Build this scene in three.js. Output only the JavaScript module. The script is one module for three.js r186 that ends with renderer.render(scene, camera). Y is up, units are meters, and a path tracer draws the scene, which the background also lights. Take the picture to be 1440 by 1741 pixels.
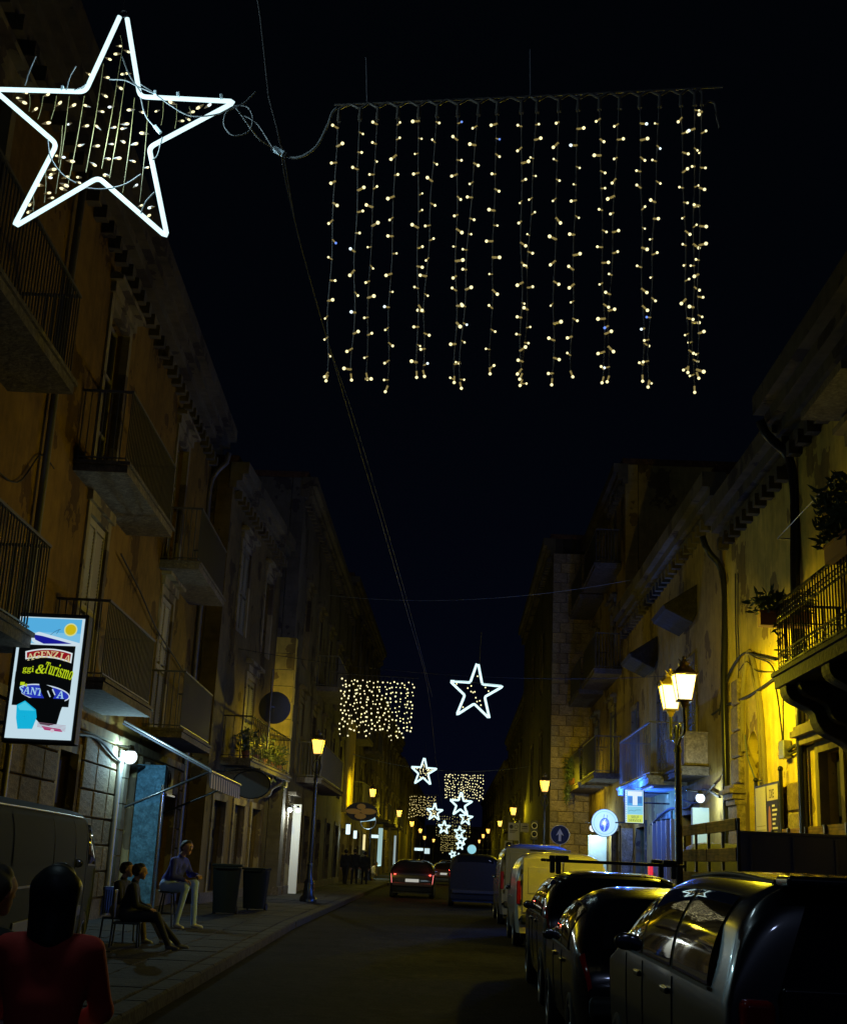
import * as THREE from 'three';
import { mergeGeometries, mergeVertices } from 'three/addons/utils/BufferGeometryUtils.js';
import { MarchingCubes } from 'three/addons/objects/MarchingCubes.js';
import { RoundedBoxGeometry } from 'three/addons/geometries/RoundedBoxGeometry.js';
import { RectAreaLightUniformsLib } from 'three/addons/lights/RectAreaLightUniformsLib.js';

// ---------- camera, sky, added front fill light, exposure ----------
RectAreaLightUniformsLib.init();
const V = (x, y, z) => new THREE.Vector3(x, y, z);
const scene = new THREE.Scene();
const LENS = 2100, HALF_W = 720, HALF_H = 870.5, EYE = V(0, 1.5, 0);
const street = V((772 - HALF_W) / LENS, -(1462 - HALF_H) / LENS, -1).normalize();   // street axis and vertical as the lens sees them
const upward = V(7487 * 0.0447 / LENS, 7487 / LENS, -1).normalize();
upward.addScaledVector(street, -upward.dot(street)).normalize();
const across = street.clone().cross(upward);
const basis = new THREE.Matrix4().makeBasis(across, upward, street.clone().negate()).transpose();
const camera = new THREE.PerspectiveCamera(2 * Math.atan(HALF_H / LENS) * 180 / Math.PI, 846 / 1024, 0.1, 3000);
camera.position.copy(EYE);
camera.quaternion.setFromRotationMatrix(basis);
scene.add(camera);
// measuring aid: the place d metres down the street that was read off at photo pixel (x, y)
const at = (x, y, d) => { const r = V((x - HALF_W) / LENS, -(y - HALF_H) / LENS, -1).applyMatrix4(basis); return EYE.clone().addScaledVector(r, d / -r.z); };

const renderer = new THREE.WebGLRenderer({ antialias: true });
renderer.toneMapping = THREE.LinearToneMapping;
renderer.toneMappingExposure = 1;
renderer.shadowMap.enabled = true;
{
  const W = 64, H = 32, data = new Float32Array(W * H * 4);
  for (let y = 0; y < H; y++) for (let x = 0; x < W; x++) {
    const e = Math.max(0, Math.sin(((y + 0.5) / H - 0.5) * Math.PI)), k = Math.pow(1 - e, 5), o = (y * W + x) * 4;
    data[o] = 0.0005 + 0.0008 * k; data[o + 1] = 0.0009 + 0.001 * k; data[o + 2] = 0.0016 + 0.0058 * k; data[o + 3] = 1;
  }
  const sky = new THREE.DataTexture(data, W, H, THREE.RGBAFormat, THREE.FloatType);
  sky.mapping = THREE.EquirectangularReflectionMapping; sky.magFilter = THREE.LinearFilter; sky.needsUpdate = true;
  scene.background = sky; scene.environment = sky;
}
const frontFill = new THREE.DirectionalLight(0xb9ccff, 0.034);  // added cool fill from behind the camera, no visible source
frontFill.position.set(5, 26, 46); frontFill.castShadow = true; frontFill.shadow.radius = 3;
Object.assign(frontFill.shadow.camera, { left: -40, right: 40, top: 60, bottom: -60, far: 200 });
scene.add(frontFill);

// ---------- helpers ----------
let seed = 7;
const rnd = () => { seed = (seed + 0x6d2b79f5) | 0; let t = Math.imul(seed ^ (seed >>> 15), 1 | seed); t = (t + Math.imul(t ^ (t >>> 7), 61 | t)) ^ t; return ((t ^ (t >>> 14)) >>> 0) / 4294967296; };
const rr = (a, b) => a + (b - a) * rnd();
const C = (r, g, b) => new THREE.Color().setRGB(r, g, b);
const used = new Map();
const numbered = (n) => { const k = used.get(n) || 0; used.set(n, k + 1); return k ? n + '_' + String(k).padStart(3, '0') : n; };
function tag(o, label, category, group, kind) {
  if (label) o.userData.label = label;
  if (category) o.userData.category = category;
  if (group) o.userData.group = group;
  if (kind) o.userData.kind = kind;
  return o;
}
function thing(name, label, category, p = V(0, 0, 0), turn = 0, group) {
  const o = new THREE.Group(); o.name = numbered(name); o.position.copy(p); o.rotation.y = turn; scene.add(o);
  return tag(o, label, category, group);
}
function mesh(name, geo, mat, parent = scene) {
  const g = Array.isArray(geo) ? (geo.length > 1 ? mergeGeometries(geo.map(plain)) : geo[0]) : geo;
  const m = new THREE.Mesh(g, mat); m.castShadow = m.receiveShadow = true;
  m.name = parent === scene ? numbered(name) : name; parent.add(m); return m;
}
function sub(name, parent, p = V(0, 0, 0), turn = 0) { const o = new THREE.Group(); o.name = name; o.position.copy(p); o.rotation.y = turn; parent.add(o); return o; }
function plain(g) {                                                   // ready to merge: no index, only position, normal, uv
  g = g.index ? g.toNonIndexed() : g;
  for (const k of Object.keys(g.attributes)) if (!['position', 'normal', 'uv'].includes(k)) g.deleteAttribute(k);
  if (!g.attributes.uv) g.setAttribute('uv', new THREE.BufferAttribute(new Float32Array(g.attributes.position.count * 2), 2));
  g.morphAttributes = {}; return g;
}
function box(w, h, d, x = 0, y = 0, z = 0, ax = 0, ay = 0, az = 0) {  // a box with uv in metres
  const g = new THREE.BoxGeometry(w, h, d), n = g.attributes.normal, uv = g.attributes.uv;
  for (let i = 0; i < uv.count; i++) {
    const nx = Math.abs(n.getX(i)), ny = Math.abs(n.getY(i));
    const [a, b] = nx > 0.5 ? [d, h] : ny > 0.5 ? [w, d] : [w, h];
    uv.setXY(i, uv.getX(i) * a + x, uv.getY(i) * b + y);
  }
  if (ax) g.rotateX(ax); if (ay) g.rotateY(ay); if (az) g.rotateZ(az);
  return g.translate(x, y, z);
}
const box2 = (x0, x1, y0, y1, z0, z1) => box(x1 - x0, y1 - y0, z1 - z0, (x0 + x1) / 2, (y0 + y1) / 2, (z0 + z1) / 2);
const rbox = (w, h, d, r, x = 0, y = 0, z = 0) => new RoundedBoxGeometry(w, h, d, 2, r).translate(x, y, z);
function chamfer(w, h, d, b) {                                        // a block with chamfered front edges, about 30 triangles
  const s = new THREE.Shape([[-w / 2 + b, -h / 2 + b], [w / 2 - b, -h / 2 + b], [w / 2 - b, h / 2 - b], [-w / 2 + b, h / 2 - b]].map(([x, y]) => new THREE.Vector2(x, y)));
  return new THREE.ExtrudeGeometry(s, { depth: d - b, bevelEnabled: true, bevelSize: b, bevelThickness: b, bevelSegments: 1 });
}
const cyl = (r0, r1, h, x = 0, y = 0, z = 0, n = 14) => new THREE.CylinderGeometry(r0, r1, h, n).translate(x, y, z);
const ball = (r, x = 0, y = 0, z = 0, n = 12) => new THREE.SphereGeometry(r, n, Math.max(6, n * 0.7 | 0)).translate(x, y, z);
function rod(a, b, r, n = 8, r2 = r) {
  const d = b.clone().sub(a), g = new THREE.CylinderGeometry(r2, r, d.length(), n);
  g.applyQuaternion(new THREE.Quaternion().setFromUnitVectors(V(0, 1, 0), d.clone().normalize()));
  return g.translate((a.x + b.x) / 2, (a.y + b.y) / 2, (a.z + b.z) / 2);
}
const tube = (pts, r, n = 40, m = 6, closed = false) => new THREE.TubeGeometry(new THREE.CatmullRomCurve3(pts, closed), n, r, m, closed);
const lathe = (pts, n = 18) => new THREE.LatheGeometry(pts.map(([r, y]) => new THREE.Vector2(r, y)), n);
const sag = (a, b, s, n = 12) => Array.from({ length: n + 1 }, (_, i) => { const t = i / n, p = a.clone().lerp(b, t); p.y -= 4 * s * t * (1 - t); return p; });

// textures: tileable value noise and what is made of it
function noise(size, cells, oct, sd) {
  const out = new Float32Array(size * size); let amp = 1, tot = 0;
  for (let o = 0; o < oct; o++, cells *= 2, amp *= 0.55) {
    const g = new Float32Array(cells * cells); let s = sd * 977 + o * 131;
    for (let i = 0; i < g.length; i++) { s = Math.imul(s ^ (s >>> 15), 0x2c1b3c6d) + 0x9e3779b9 | 0; g[i] = ((s ^ (s >>> 13)) >>> 0) / 4294967296; }
    for (let y = 0; y < size; y++) for (let x = 0; x < size; x++) {
      const fx = x / size * cells, fy = y / size * cells, ix = fx | 0, iy = fy | 0; let u = fx - ix, v = fy - iy; u = u * u * (3 - 2 * u); v = v * v * (3 - 2 * v);
      const jx = (ix + 1) % cells, jy = (iy + 1) % cells;
      out[y * size + x] += amp * ((g[iy * cells + ix] * (1 - u) + g[iy * cells + jx] * u) * (1 - v) + (g[jy * cells + ix] * (1 - u) + g[jy * cells + jx] * u) * v);
    }
    tot += amp;
  }
  for (let i = 0; i < out.length; i++) out[i] /= tot;
  return out;
}
function grey(size, f, metres, srgb = true) {
  const d = new Uint8Array(size * size * 4);
  for (let i = 0; i < size * size; i++) { const c = f(i % size, i / size | 0, i), a = Array.isArray(c) ? c : [c, c, c]; for (let k = 0; k < 3; k++) d[i * 4 + k] = Math.max(0, Math.min(255, a[k] * 255)); d[i * 4 + 3] = 255; }
  const t = new THREE.DataTexture(d, size, size); t.wrapS = t.wrapT = THREE.RepeatWrapping; t.magFilter = THREE.LinearFilter; t.minFilter = THREE.LinearMipmapLinearFilter; t.generateMipmaps = true;
  if (srgb) t.colorSpace = THREE.SRGBColorSpace; t.repeat.set(1 / metres, 1 / metres); t.needsUpdate = true; return t;
}
const nA = noise(512, 6, 6, 1), nB = noise(512, 24, 4, 2), nC = noise(512, 3, 3, 3), nD = noise(512, 60, 3, 4);
const streak = noise(512, 48, 3, 9);
const plasterMap = grey(512, (x, y, i) => {                           // flaking limewash: blotches, rain streaks, patches where the coat has come away
  const st = streak[(y >> 4) * 512 + x], peel = nA[i] > 0.63 ? 0.72 : 1, v = (0.72 + 0.34 * nC[i] + 0.22 * (nB[i] - 0.5) + 0.16 * (st - 0.5)) * peel;
  return [v, v * (peel < 1 ? 0.97 : 1), v * (peel < 1 ? 1.05 : 0.98)];
}, 5);
const plasterBump = grey(512, (x, y, i) => (nA[i] > 0.63 ? 0.35 : 0.55) + 0.35 * (nB[i] - 0.5) + 0.25 * (nD[i] - 0.5), 5, false);
const stoneMap = grey(512, (x, y, i) => { const v = 0.68 + 0.3 * (nB[i] - 0.45) + 0.16 * (nA[i] - 0.5) + 0.3 * (nD[i] - 0.5); return [v, v * 0.97, v * 0.92]; }, 2);
const stoneBump = grey(512, (x, y, i) => 0.5 + 0.6 * (nB[i] - 0.5) + 0.4 * (nD[i] - 0.5), 2, false);
const asphaltMap = grey(512, (x, y, i) => 0.55 + 0.5 * (nD[i] - 0.5) + 0.5 * (nC[i] - 0.5) + (nA[i] > 0.66 ? -0.16 : 0), 4);
const asphaltBump = grey(512, (x, y, i) => nD[i], 1.2, false);
const woodMap = grey(256, (x, y) => { const n = nA[(y % 512) * 512 + ((x * 2) % 512)], g = nB[((y * 4) % 512) * 512 + (x >> 2)]; const v = 0.5 + 0.5 * (g - 0.4) + 0.3 * (n - 0.5); return [v, v * 0.86, v * 0.66]; }, 1);
const rustMap = grey(256, (x, y) => { const n = nA[(y * 2) * 512 + x * 2]; return n > 0.56 ? [0.5, 0.3, 0.2] : [0.62, 0.62, 0.64]; }, 0.8);
const roughMap = grey(256, (x, y) => { const v = 0.55 + 0.6 * (nA[(y * 2) * 512 + x * 2] - 0.5); return [v, v, v]; }, 1.5, false);
const smearMap = grey(256, (x, y) => { const v = 0.12 + 0.5 * Math.max(0, nA[(y * 2) * 512 + x * 2] - 0.42); return [v, v, v]; }, 1.1, false);

const std = (c, rough = 0.85, more = {}) => new THREE.MeshStandardMaterial({ color: c, roughness: rough, ...more });
const matt = (c, rough, more) => new THREE.MeshPhysicalMaterial({ color: c, roughness: rough, specularIntensity: 0.3, ...more });
const plaster = (c) => matt(c, 0.92, { map: plasterMap, bumpMap: plasterBump, bumpScale: 0.02 });
const stone = (c) => matt(c, 0.88, { map: stoneMap, bumpMap: stoneBump, bumpScale: 0.015 });
const glow = (c, k) => std(C(0.02, 0.02, 0.02), 0.4, { emissive: c, emissiveIntensity: k });
const M = {
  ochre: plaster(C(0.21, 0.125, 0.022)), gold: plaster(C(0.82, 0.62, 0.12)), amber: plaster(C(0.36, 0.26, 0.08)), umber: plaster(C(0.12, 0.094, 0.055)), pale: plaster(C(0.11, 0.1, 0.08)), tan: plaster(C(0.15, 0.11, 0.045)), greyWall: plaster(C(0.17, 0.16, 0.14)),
  stone: stone(C(0.5, 0.42, 0.28)), stoneB: stone(C(0.4, 0.32, 0.2)), stoneC: stone(C(0.58, 0.5, 0.36)), slab: stone(C(0.27, 0.25, 0.22)), marble: stone(C(0.62, 0.64, 0.66)), trim: plaster(C(0.3, 0.25, 0.14)), trimShaded: plaster(C(0.15, 0.125, 0.075)), marbleBright: std(C(0.55, 0.75, 0.85), 0.6, { bumpMap: stoneBump, bumpScale: 0.004 }), slabShaded: stone(C(0.05, 0.045, 0.035)), portal: stone(C(0.72, 0.58, 0.32)), marbleBlue: stone(C(0.14, 0.36, 0.6)), marbleWhite: std(C(0.85, 0.86, 0.8), 0.6, { bumpMap: stoneBump, bumpScale: 0.004 }),  // dark copies of slab and trim carry night shade in their colour
  paveA: stone(C(0.06, 0.062, 0.07)), paveB: stone(C(0.048, 0.05, 0.056)), paveC: stone(C(0.07, 0.07, 0.074)), kerb: stone(C(0.075, 0.075, 0.075)), nightPlaster: plaster(C(0.05, 0.042, 0.03)), blockA: stone(C(0.24, 0.2, 0.13)), blockB: stone(C(0.3, 0.25, 0.17)), blockC: stone(C(0.2, 0.17, 0.12)),  // far right walls: night darkness put into the plaster colour
  asphalt: new THREE.MeshPhysicalMaterial({ color: C(0.04, 0.04, 0.04), roughness: 0.95, specularIntensity: 0.12, map: asphaltMap, bumpMap: asphaltBump, bumpScale: 0.006 }),
  iron: std(C(0.025, 0.026, 0.028), 0.5, { metalness: 0.4, roughnessMap: roughMap }), bars: std(C(0.09, 0.085, 0.075), 0.55, { metalness: 0.3 }), zinc: std(C(0.16, 0.15, 0.13), 0.5, { metalness: 0.5 }),
  shutter: std(C(0.12, 0.11, 0.07), 0.7), shutterPale: std(C(0.28, 0.25, 0.15), 0.75), doorDark: std(C(0.035, 0.03, 0.022), 0.6, { map: woodMap }), wood: std(C(0.55, 0.42, 0.24), 0.8, { map: woodMap }), frame: std(C(0.2, 0.17, 0.11), 0.7),
  darkGlass: new THREE.MeshPhysicalMaterial({ color: C(0.012, 0.013, 0.015), roughness: 0.06, specularIntensity: 1 }), roof: stone(C(0.2, 0.11, 0.07)),
  black: std(C(0.012, 0.012, 0.013), 0.6), cable: std(C(0.014, 0.014, 0.015), 0.8), paleCable: std(C(0.16, 0.18, 0.185), 0.6), stemGlow: glow(C(0.42, 0.32, 0.1), 0.55),  // bulb stems self-glow in place of light passing through them
  neon: glow(C(0.68, 0.96, 1), 1.3), led: glow(C(1, 0.89, 0.46), 1.5), ledCool: glow(C(0.8, 0.97, 1), 1.5), ledBlue: glow(C(0.15, 0.3, 1), 1.2), lampGlass: glow(C(1, 0.56, 0.13), 1.7), lampNear: glow(C(1, 0.86, 0.42), 2.4), lampMetalLit: std(C(0.16, 0.11, 0.04), 0.45, { metalness: 0.3 }), white: glow(C(0.82, 0.97, 1), 1.6),  // lantern metal lightened: lamplight put into its brassy colour
  rubber: std(C(0.02, 0.02, 0.02), 0.85), chrome: std(C(0.6, 0.6, 0.6), 0.15, { metalness: 1 }), alloy: std(C(0.35, 0.35, 0.36), 0.35, { metalness: 0.9 }),
  leaf: std(C(0.05, 0.075, 0.03), 0.7, { side: THREE.DoubleSide }), terracotta: std(C(0.25, 0.1, 0.05), 0.85), steel: std(C(0.3, 0.31, 0.32), 0.4, { metalness: 0.7 }), canvas: std(C(0.05, 0.055, 0.075), 0.9, { side: THREE.DoubleSide }),
};
const LAMP = C(1, 0.8, 0.015), COOL = C(0.72, 0.95, 1);
function point(parent, c, k, p, r = 2) { const l = new THREE.PointLight(c, k); l.position.copy(p); l.castShadow = true; l.shadow.radius = r; parent.add(l); return l; }
function panel(parent, c, k, w, h, p, towards) { const l = new THREE.RectAreaLight(c, k, w, h); l.position.copy(p); parent.add(l); l.lookAt(parent.localToWorld(p.clone()).add(towards)); return l; }
function canvasMap(w, h, draw) { const c = document.createElement('canvas'); c.width = w; c.height = h; draw(c.getContext('2d'), w, h); const t = new THREE.CanvasTexture(c); t.colorSpace = THREE.SRGBColorSpace; t.magFilter = THREE.LinearFilter; return t; }

// ---------- ground, road, pavements ----------
function sheet(name, outline, y, mat) {                               // flat area given as [x, d] corners, d metres down the street
  const s = new THREE.Shape(outline.map(([x, d]) => new THREE.Vector2(x, d))), g = new THREE.ShapeGeometry(s).rotateX(-Math.PI / 2).translate(0, y, 0);
  return tag(mesh(name, g, mat), null, null, null, 'structure');
}
sheet('ground', [[-1500, -400], [1500, -400], [1500, 1500], [-1500, 1500]], -0.02, M.asphalt);
sheet('road', [[-2.2, -25], [3.1, -25], [3.1, 260], [-4, 260], [-3.6, 60], [-3.23, 26.6], [-2.73, 11.5]], 0.0, M.asphalt);
const kerbL = (d) => d < 26.6 ? -2.35 - 0.0331 * d : d < 60 ? -3.23 - 0.0099 * (d - 26.6) : -3.56 - 0.002 * (d - 60);
function slabShape(pts, y0, y1) { return new THREE.ExtrudeGeometry(new THREE.Shape(pts.map(([x, d]) => new THREE.Vector2(x, d))), { depth: y1 - y0, bevelEnabled: false }).rotateX(-Math.PI / 2).translate(0, y0, 0); }
const leftBed = [[kerbL(-20) - 0.24, -20], [kerbL(11.5) - 0.24, 11.5], [kerbL(26.6) - 0.24, 26.6], [kerbL(60) - 0.24, 60], [kerbL(240) - 0.24, 240], [-9, 240], [-9, -20]];
const leftWalk = tag(sub('pavement', scene), null, null, null, 'structure'); leftWalk.name = numbered('pavement');
mesh('paving_bed', slabShape(leftBed, 0.004, 0.1), M.paveB, leftWalk);
{
  const wallL = (d) => d < 33 ? -5.6 - 0.0486 * d : -6.5, mats = [M.paveA, M.paveB, M.paveC];
  const unit = [0, 1, 2].map((k) => { const g = chamfer(1, 1, 0.04, 0.015); g.rotateX(-Math.PI / 2); return g; });
  for (let d = 9; d < 44; d += 0.82) {
    const a = kerbL(d + 0.4) - 0.26, b = wallL(d + 0.4) + 0.02, n = Math.max(3, Math.round((a - b) / 0.62));
    for (let i = 0; i < n; i++) {
      const w = (a - b) / n, m = mesh('paving_stone', unit[i % 3], mats[(rnd() * 3) | 0], leftWalk);
      m.scale.set(w - 0.012, 1, 0.806); m.position.set(a - w * (i + 0.5), 0.096 + rr(-0.004, 0.005), -(d + 0.4 + (i % 2) * 0.0)); m.rotation.x = rr(-0.006, 0.006); m.rotation.z = rr(-0.006, 0.006);
    }
  }
  const far = []; for (let d = 44; d < 160; d += 1.2) for (let i = 0; i < 4; i++) far.push(box(0.72, 0.03, 1.18, kerbL(d) - 0.62 - i * 0.74, 0.112 + rr(0, 0.006), -d - 0.6));
  tag(mesh('paving_stones', far, M.paveA, leftWalk), null, null, null, 'stuff');
  const k = chamfer(0.24, 0.986, 0.14, 0.02); k.rotateX(-Math.PI / 2);
  for (let d = 7; d < 70; d += 1) { const m = mesh('kerb_stone', k, M.kerb, leftWalk); m.position.set(kerbL(d + 0.5) - 0.12, 0.0, -d - 0.5); m.rotation.y = Math.atan(d < 26.6 ? 0.033 : 0.01); }
  mesh('kerb', [-3.58, -3.7].map((x, i) => box(0.24, 0.14, 90, x, 0.07, -115 - i * 90)), M.kerb, leftWalk);
}
const rightWalk = tag(sub('pavement', scene), null, null, null, 'structure'); rightWalk.name = numbered('pavement');
mesh('paving_bed', slabShape([[3.25, -20], [9, -20], [9, 240], [3.25, 240]], 0.004, 0.12), M.paveB, rightWalk);
mesh('kerb', box2(3.0, 3.247, 0.004, 0.14, -240, 20), M.kerb, rightWalk);
{
  const far = []; for (let d = 20; d < 130; d += 0.9) for (let i = 0; i < 4; i++) far.push(box(0.57, 0.03, 0.88, 3.56 + i * 0.59, 0.122 + rr(0, 0.006), -d - 0.45));
  tag(mesh('paving_stones', far, M.paveA, rightWalk), null, null, null, 'stuff');
}

// ---------- buildings ----------
// near and far are [x, d] ends of the street front; parts use (d, v, w): metres down the street, up, and out from the wall
function building(name, label, side, near, far, h, mat, { openings = [], depth = 8, cornice = 3, dentils = true, roof = 0.5, soc = 0 } = {}) {
  const A = V(near[0], 0, -near[1]), B = V(far[0], 0, -far[1]), O = side === 'L' ? A : B, E2 = side === 'L' ? B : A, dir = E2.clone().sub(O), len = dir.length(); dir.normalize();
  const g = thing(name, label, 'building', O, Math.atan2(-dir.z, dir.x));
  const U = (d) => (side === 'L' ? (d - near[1]) : (far[1] - d)) * len / (far[1] - near[1]);
  const b = { g, U, len, h, side, mat, P: (d, v, w = 0) => V(U(d), v, w), W: (d, v, w = 0) => g.localToWorld(V(U(d), v, w)) };
  g.updateMatrixWorld(true);
  const s = new THREE.Shape([[0, 0], [len, 0], [len, h], [0, h]].map(([x, y]) => new THREE.Vector2(x, y)));
  for (const o of openings) {
    const u = U(o.d), p = new THREE.Path(), a = u - o.w / 2, c = u + o.w / 2, v0 = Math.max(o.v, 0.004);
    p.moveTo(a, v0); p.lineTo(a, o.v + o.h); if (o.arch) p.absarc(u, o.v + o.h, o.w / 2, Math.PI, 0, true); else p.lineTo(c, o.v + o.h); p.lineTo(c, v0); p.closePath(); s.holes.push(p);
  }
  mesh('wall', new THREE.ExtrudeGeometry(s, { depth: 0.45, bevelEnabled: false }).translate(0, 0, -0.45), mat, g);
  mesh('rear_wall', box2(0.002, len - 0.002, 0, h - 0.01, -depth, -0.47), mat, g);
  mesh('roof', box2(-0.02, len + 0.02, h + 0.002, h + 0.22, -depth - 0.1, 0.1), M.roof, g);
  if (cornice) {
    const st = []; for (let i = 0; i < cornice; i++) st.push(box2(-0.03 - i * 0.01, len + 0.03 + i * 0.01, h - 0.72 + i * 0.2, h - 0.52 + i * 0.2 + (i === cornice - 1 ? 0.14 : 0), -0.1, 0.1 + i * roof * 0.32));
    if (dentils) for (let u = 0.3; u < len - 0.2; u += 0.55) st.push(box2(u, u + 0.2, h - 0.98, h - 0.74, -0.05, 0.22));
    mesh('cornice', st, M.trimShaded, g);
  }
  if (soc) mesh('plinth', box2(-0.015, len + 0.015, 0, soc, -0.2, 0.06), M.slab, g);
  openings.forEach((o) => fill(b, o));
  return b;
}
const slatG = new Map();
function slatGeo(w) { const k = w.toFixed(3); if (!slatG.has(k)) slatG.set(k, box(w, 0.05, 0.01, 0, 0, 0, 0.7)); return slatG.get(k); }
function fill(b, o) {
  const { w, h, kind } = o, g = sub(o.v < 0.6 || h > 2.2 ? 'door' : 'window', b.g, b.P(o.d, o.v, 0)), sM = o.shutterMat || M.shutter;
  if (o.surround !== 0) {
    const t = o.surround || 0.17, parts = [box2(-w / 2 - t, -w / 2 + 0.012, 0, h + t, -0.1, 0.045), box2(w / 2 - 0.012, w / 2 + t, 0, h + t, -0.1, 0.045)];
    if (!o.arch) parts.push(box2(-w / 2 + 0.012, w / 2 - 0.012, h - 0.012, h + t, -0.1, 0.043));
    if (o.lintel) parts.push(box2(-w / 2 - t - 0.06, w / 2 + t + 0.06, h + t + 0.002, h + t + 0.2, -0.1, 0.1), box2(-w / 2 - t - 0.16, w / 2 + t + 0.16, h + t + 0.202, h + t + 0.3, -0.1, 0.24), box2(-w / 2 - t - 0.1, w / 2 + t + 0.1, h + t + 0.302, h + t + 0.37, -0.1, 0.16));
    mesh('surround', parts, o.trim || (b.mat === M.umber || b.mat === M.nightPlaster || b.mat === M.pale ? M.trimShaded : M.trim), g);
  }
  if (kind === 'shutter') {
    const L = w / 2 - 0.03, f = [];
    for (const s of [-1, 1]) { const x = s * (L / 2 + 0.008), r = 0.06; f.push(box2(x - L / 2, x - L / 2 + r, 0.02, h - 0.03, -0.06, -0.01), box2(x + L / 2 - r, x + L / 2, 0.02, h - 0.03, -0.06, -0.01)); for (const y of [0.02, h * 0.45, h - 0.15]) f.push(box2(x - L / 2 + r, x + L / 2 - r, y, y + 0.12, -0.058, -0.012)); }
    f.push(box2(-0.006, 0.006, 0.02, h - 0.04, -0.08, -0.061)); mesh('shutter_frame', f, sM, g);
    const ys = []; for (let y = 0.18; y < h - 0.19; y += 0.062) if (y < h * 0.45 - 0.03 || y > h * 0.45 + 0.15) ys.push(y);
    if (o.slats) for (const s of [-1, 1]) for (const y of ys) { const m = mesh('slat', slatGeo(L - 0.12), sM, g); m.position.set(s * (L / 2 + 0.008), y, -0.035); }
    else mesh('slats', [-1, 1].flatMap((s) => ys.map((y) => box(L - 0.12, 0.05, 0.01, s * (L / 2 + 0.008), y, -0.035, 0.7))), sM, g).userData.kind = 'stuff';
    mesh('backing', box2(-w / 2 + 0.01, w / 2 - 0.01, 0.01, h - 0.01, -0.13, -0.1), M.black, g);
  } else if (kind === 'glass') {
    const f = [box2(-w / 2 + 0.002, -w / 2 + 0.07, 0.002, h - 0.002, -0.26, -0.2), box2(w / 2 - 0.07, w / 2 - 0.002, 0.002, h - 0.002, -0.26, -0.2), box2(-0.05, 0.05, 0.07, h - 0.07, -0.262, -0.198)];
    for (const y of [0.036, h * 0.36, h * 0.7, h - 0.036]) f.push(box2(-w / 2 + 0.07, w / 2 - 0.07, y - 0.034, y + 0.034, -0.258, -0.204));
    mesh('frame', f, o.frameMat || M.frame, g);
    for (const s of [-1, 1]) mesh('pane', box2(s > 0 ? 0.03 : -w / 2 + 0.03, s > 0 ? w / 2 - 0.03 : -0.03, 0.04, h - 0.04, -0.236, -0.228), M.darkGlass, g);
  } else if (kind === 'plank') {                                      // a two-leaf panelled wooden door
    for (const s of [-1, 1]) {
      mesh('leaf', box2(s > 0 ? 0.006 : -w / 2 + 0.004, s > 0 ? w / 2 - 0.004 : -0.006, 0.02, h - 0.004, -0.3, -0.24), o.mat || M.doorDark, g);
      for (let i = 0; i < 3; i++) { const y0 = 0.18 + i * (h - 0.2) / 3, m = mesh('door_panel', chamfer(w / 2 - 0.24, (h - 0.2) / 3 - 0.16, 0.05, 0.03), o.mat || M.doorDark, g); m.position.set(s * w / 4, y0 + (h - 0.2) / 6, -0.242); }
    }
    mesh('handle', ball(0.035, 0.07, 1.05, -0.2), M.chrome, g);
  } else if (kind === 'roller') {
    const r = []; for (let y = 0.04; y < h - 0.03; y += 0.09) r.push(box(w - 0.02, 0.085, 0.02, 0, y + 0.043, -0.2, 0.16));
    tag(mesh('roller_slats', r, o.mat || M.zinc, g), null, null, null, 'stuff');
    mesh('backing', box2(-w / 2 + 0.01, w / 2 - 0.01, 0.01, h - 0.01, -0.28, -0.25), M.black, g);
  } else if (kind === 'recess') mesh('backing', box2(-w / 2 + 0.006, w / 2 - 0.006, 0.006, h + (o.arch ? w / 2 : 0) - 0.006, -0.44, -0.4), M.black, g);
  return g;
}
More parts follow.
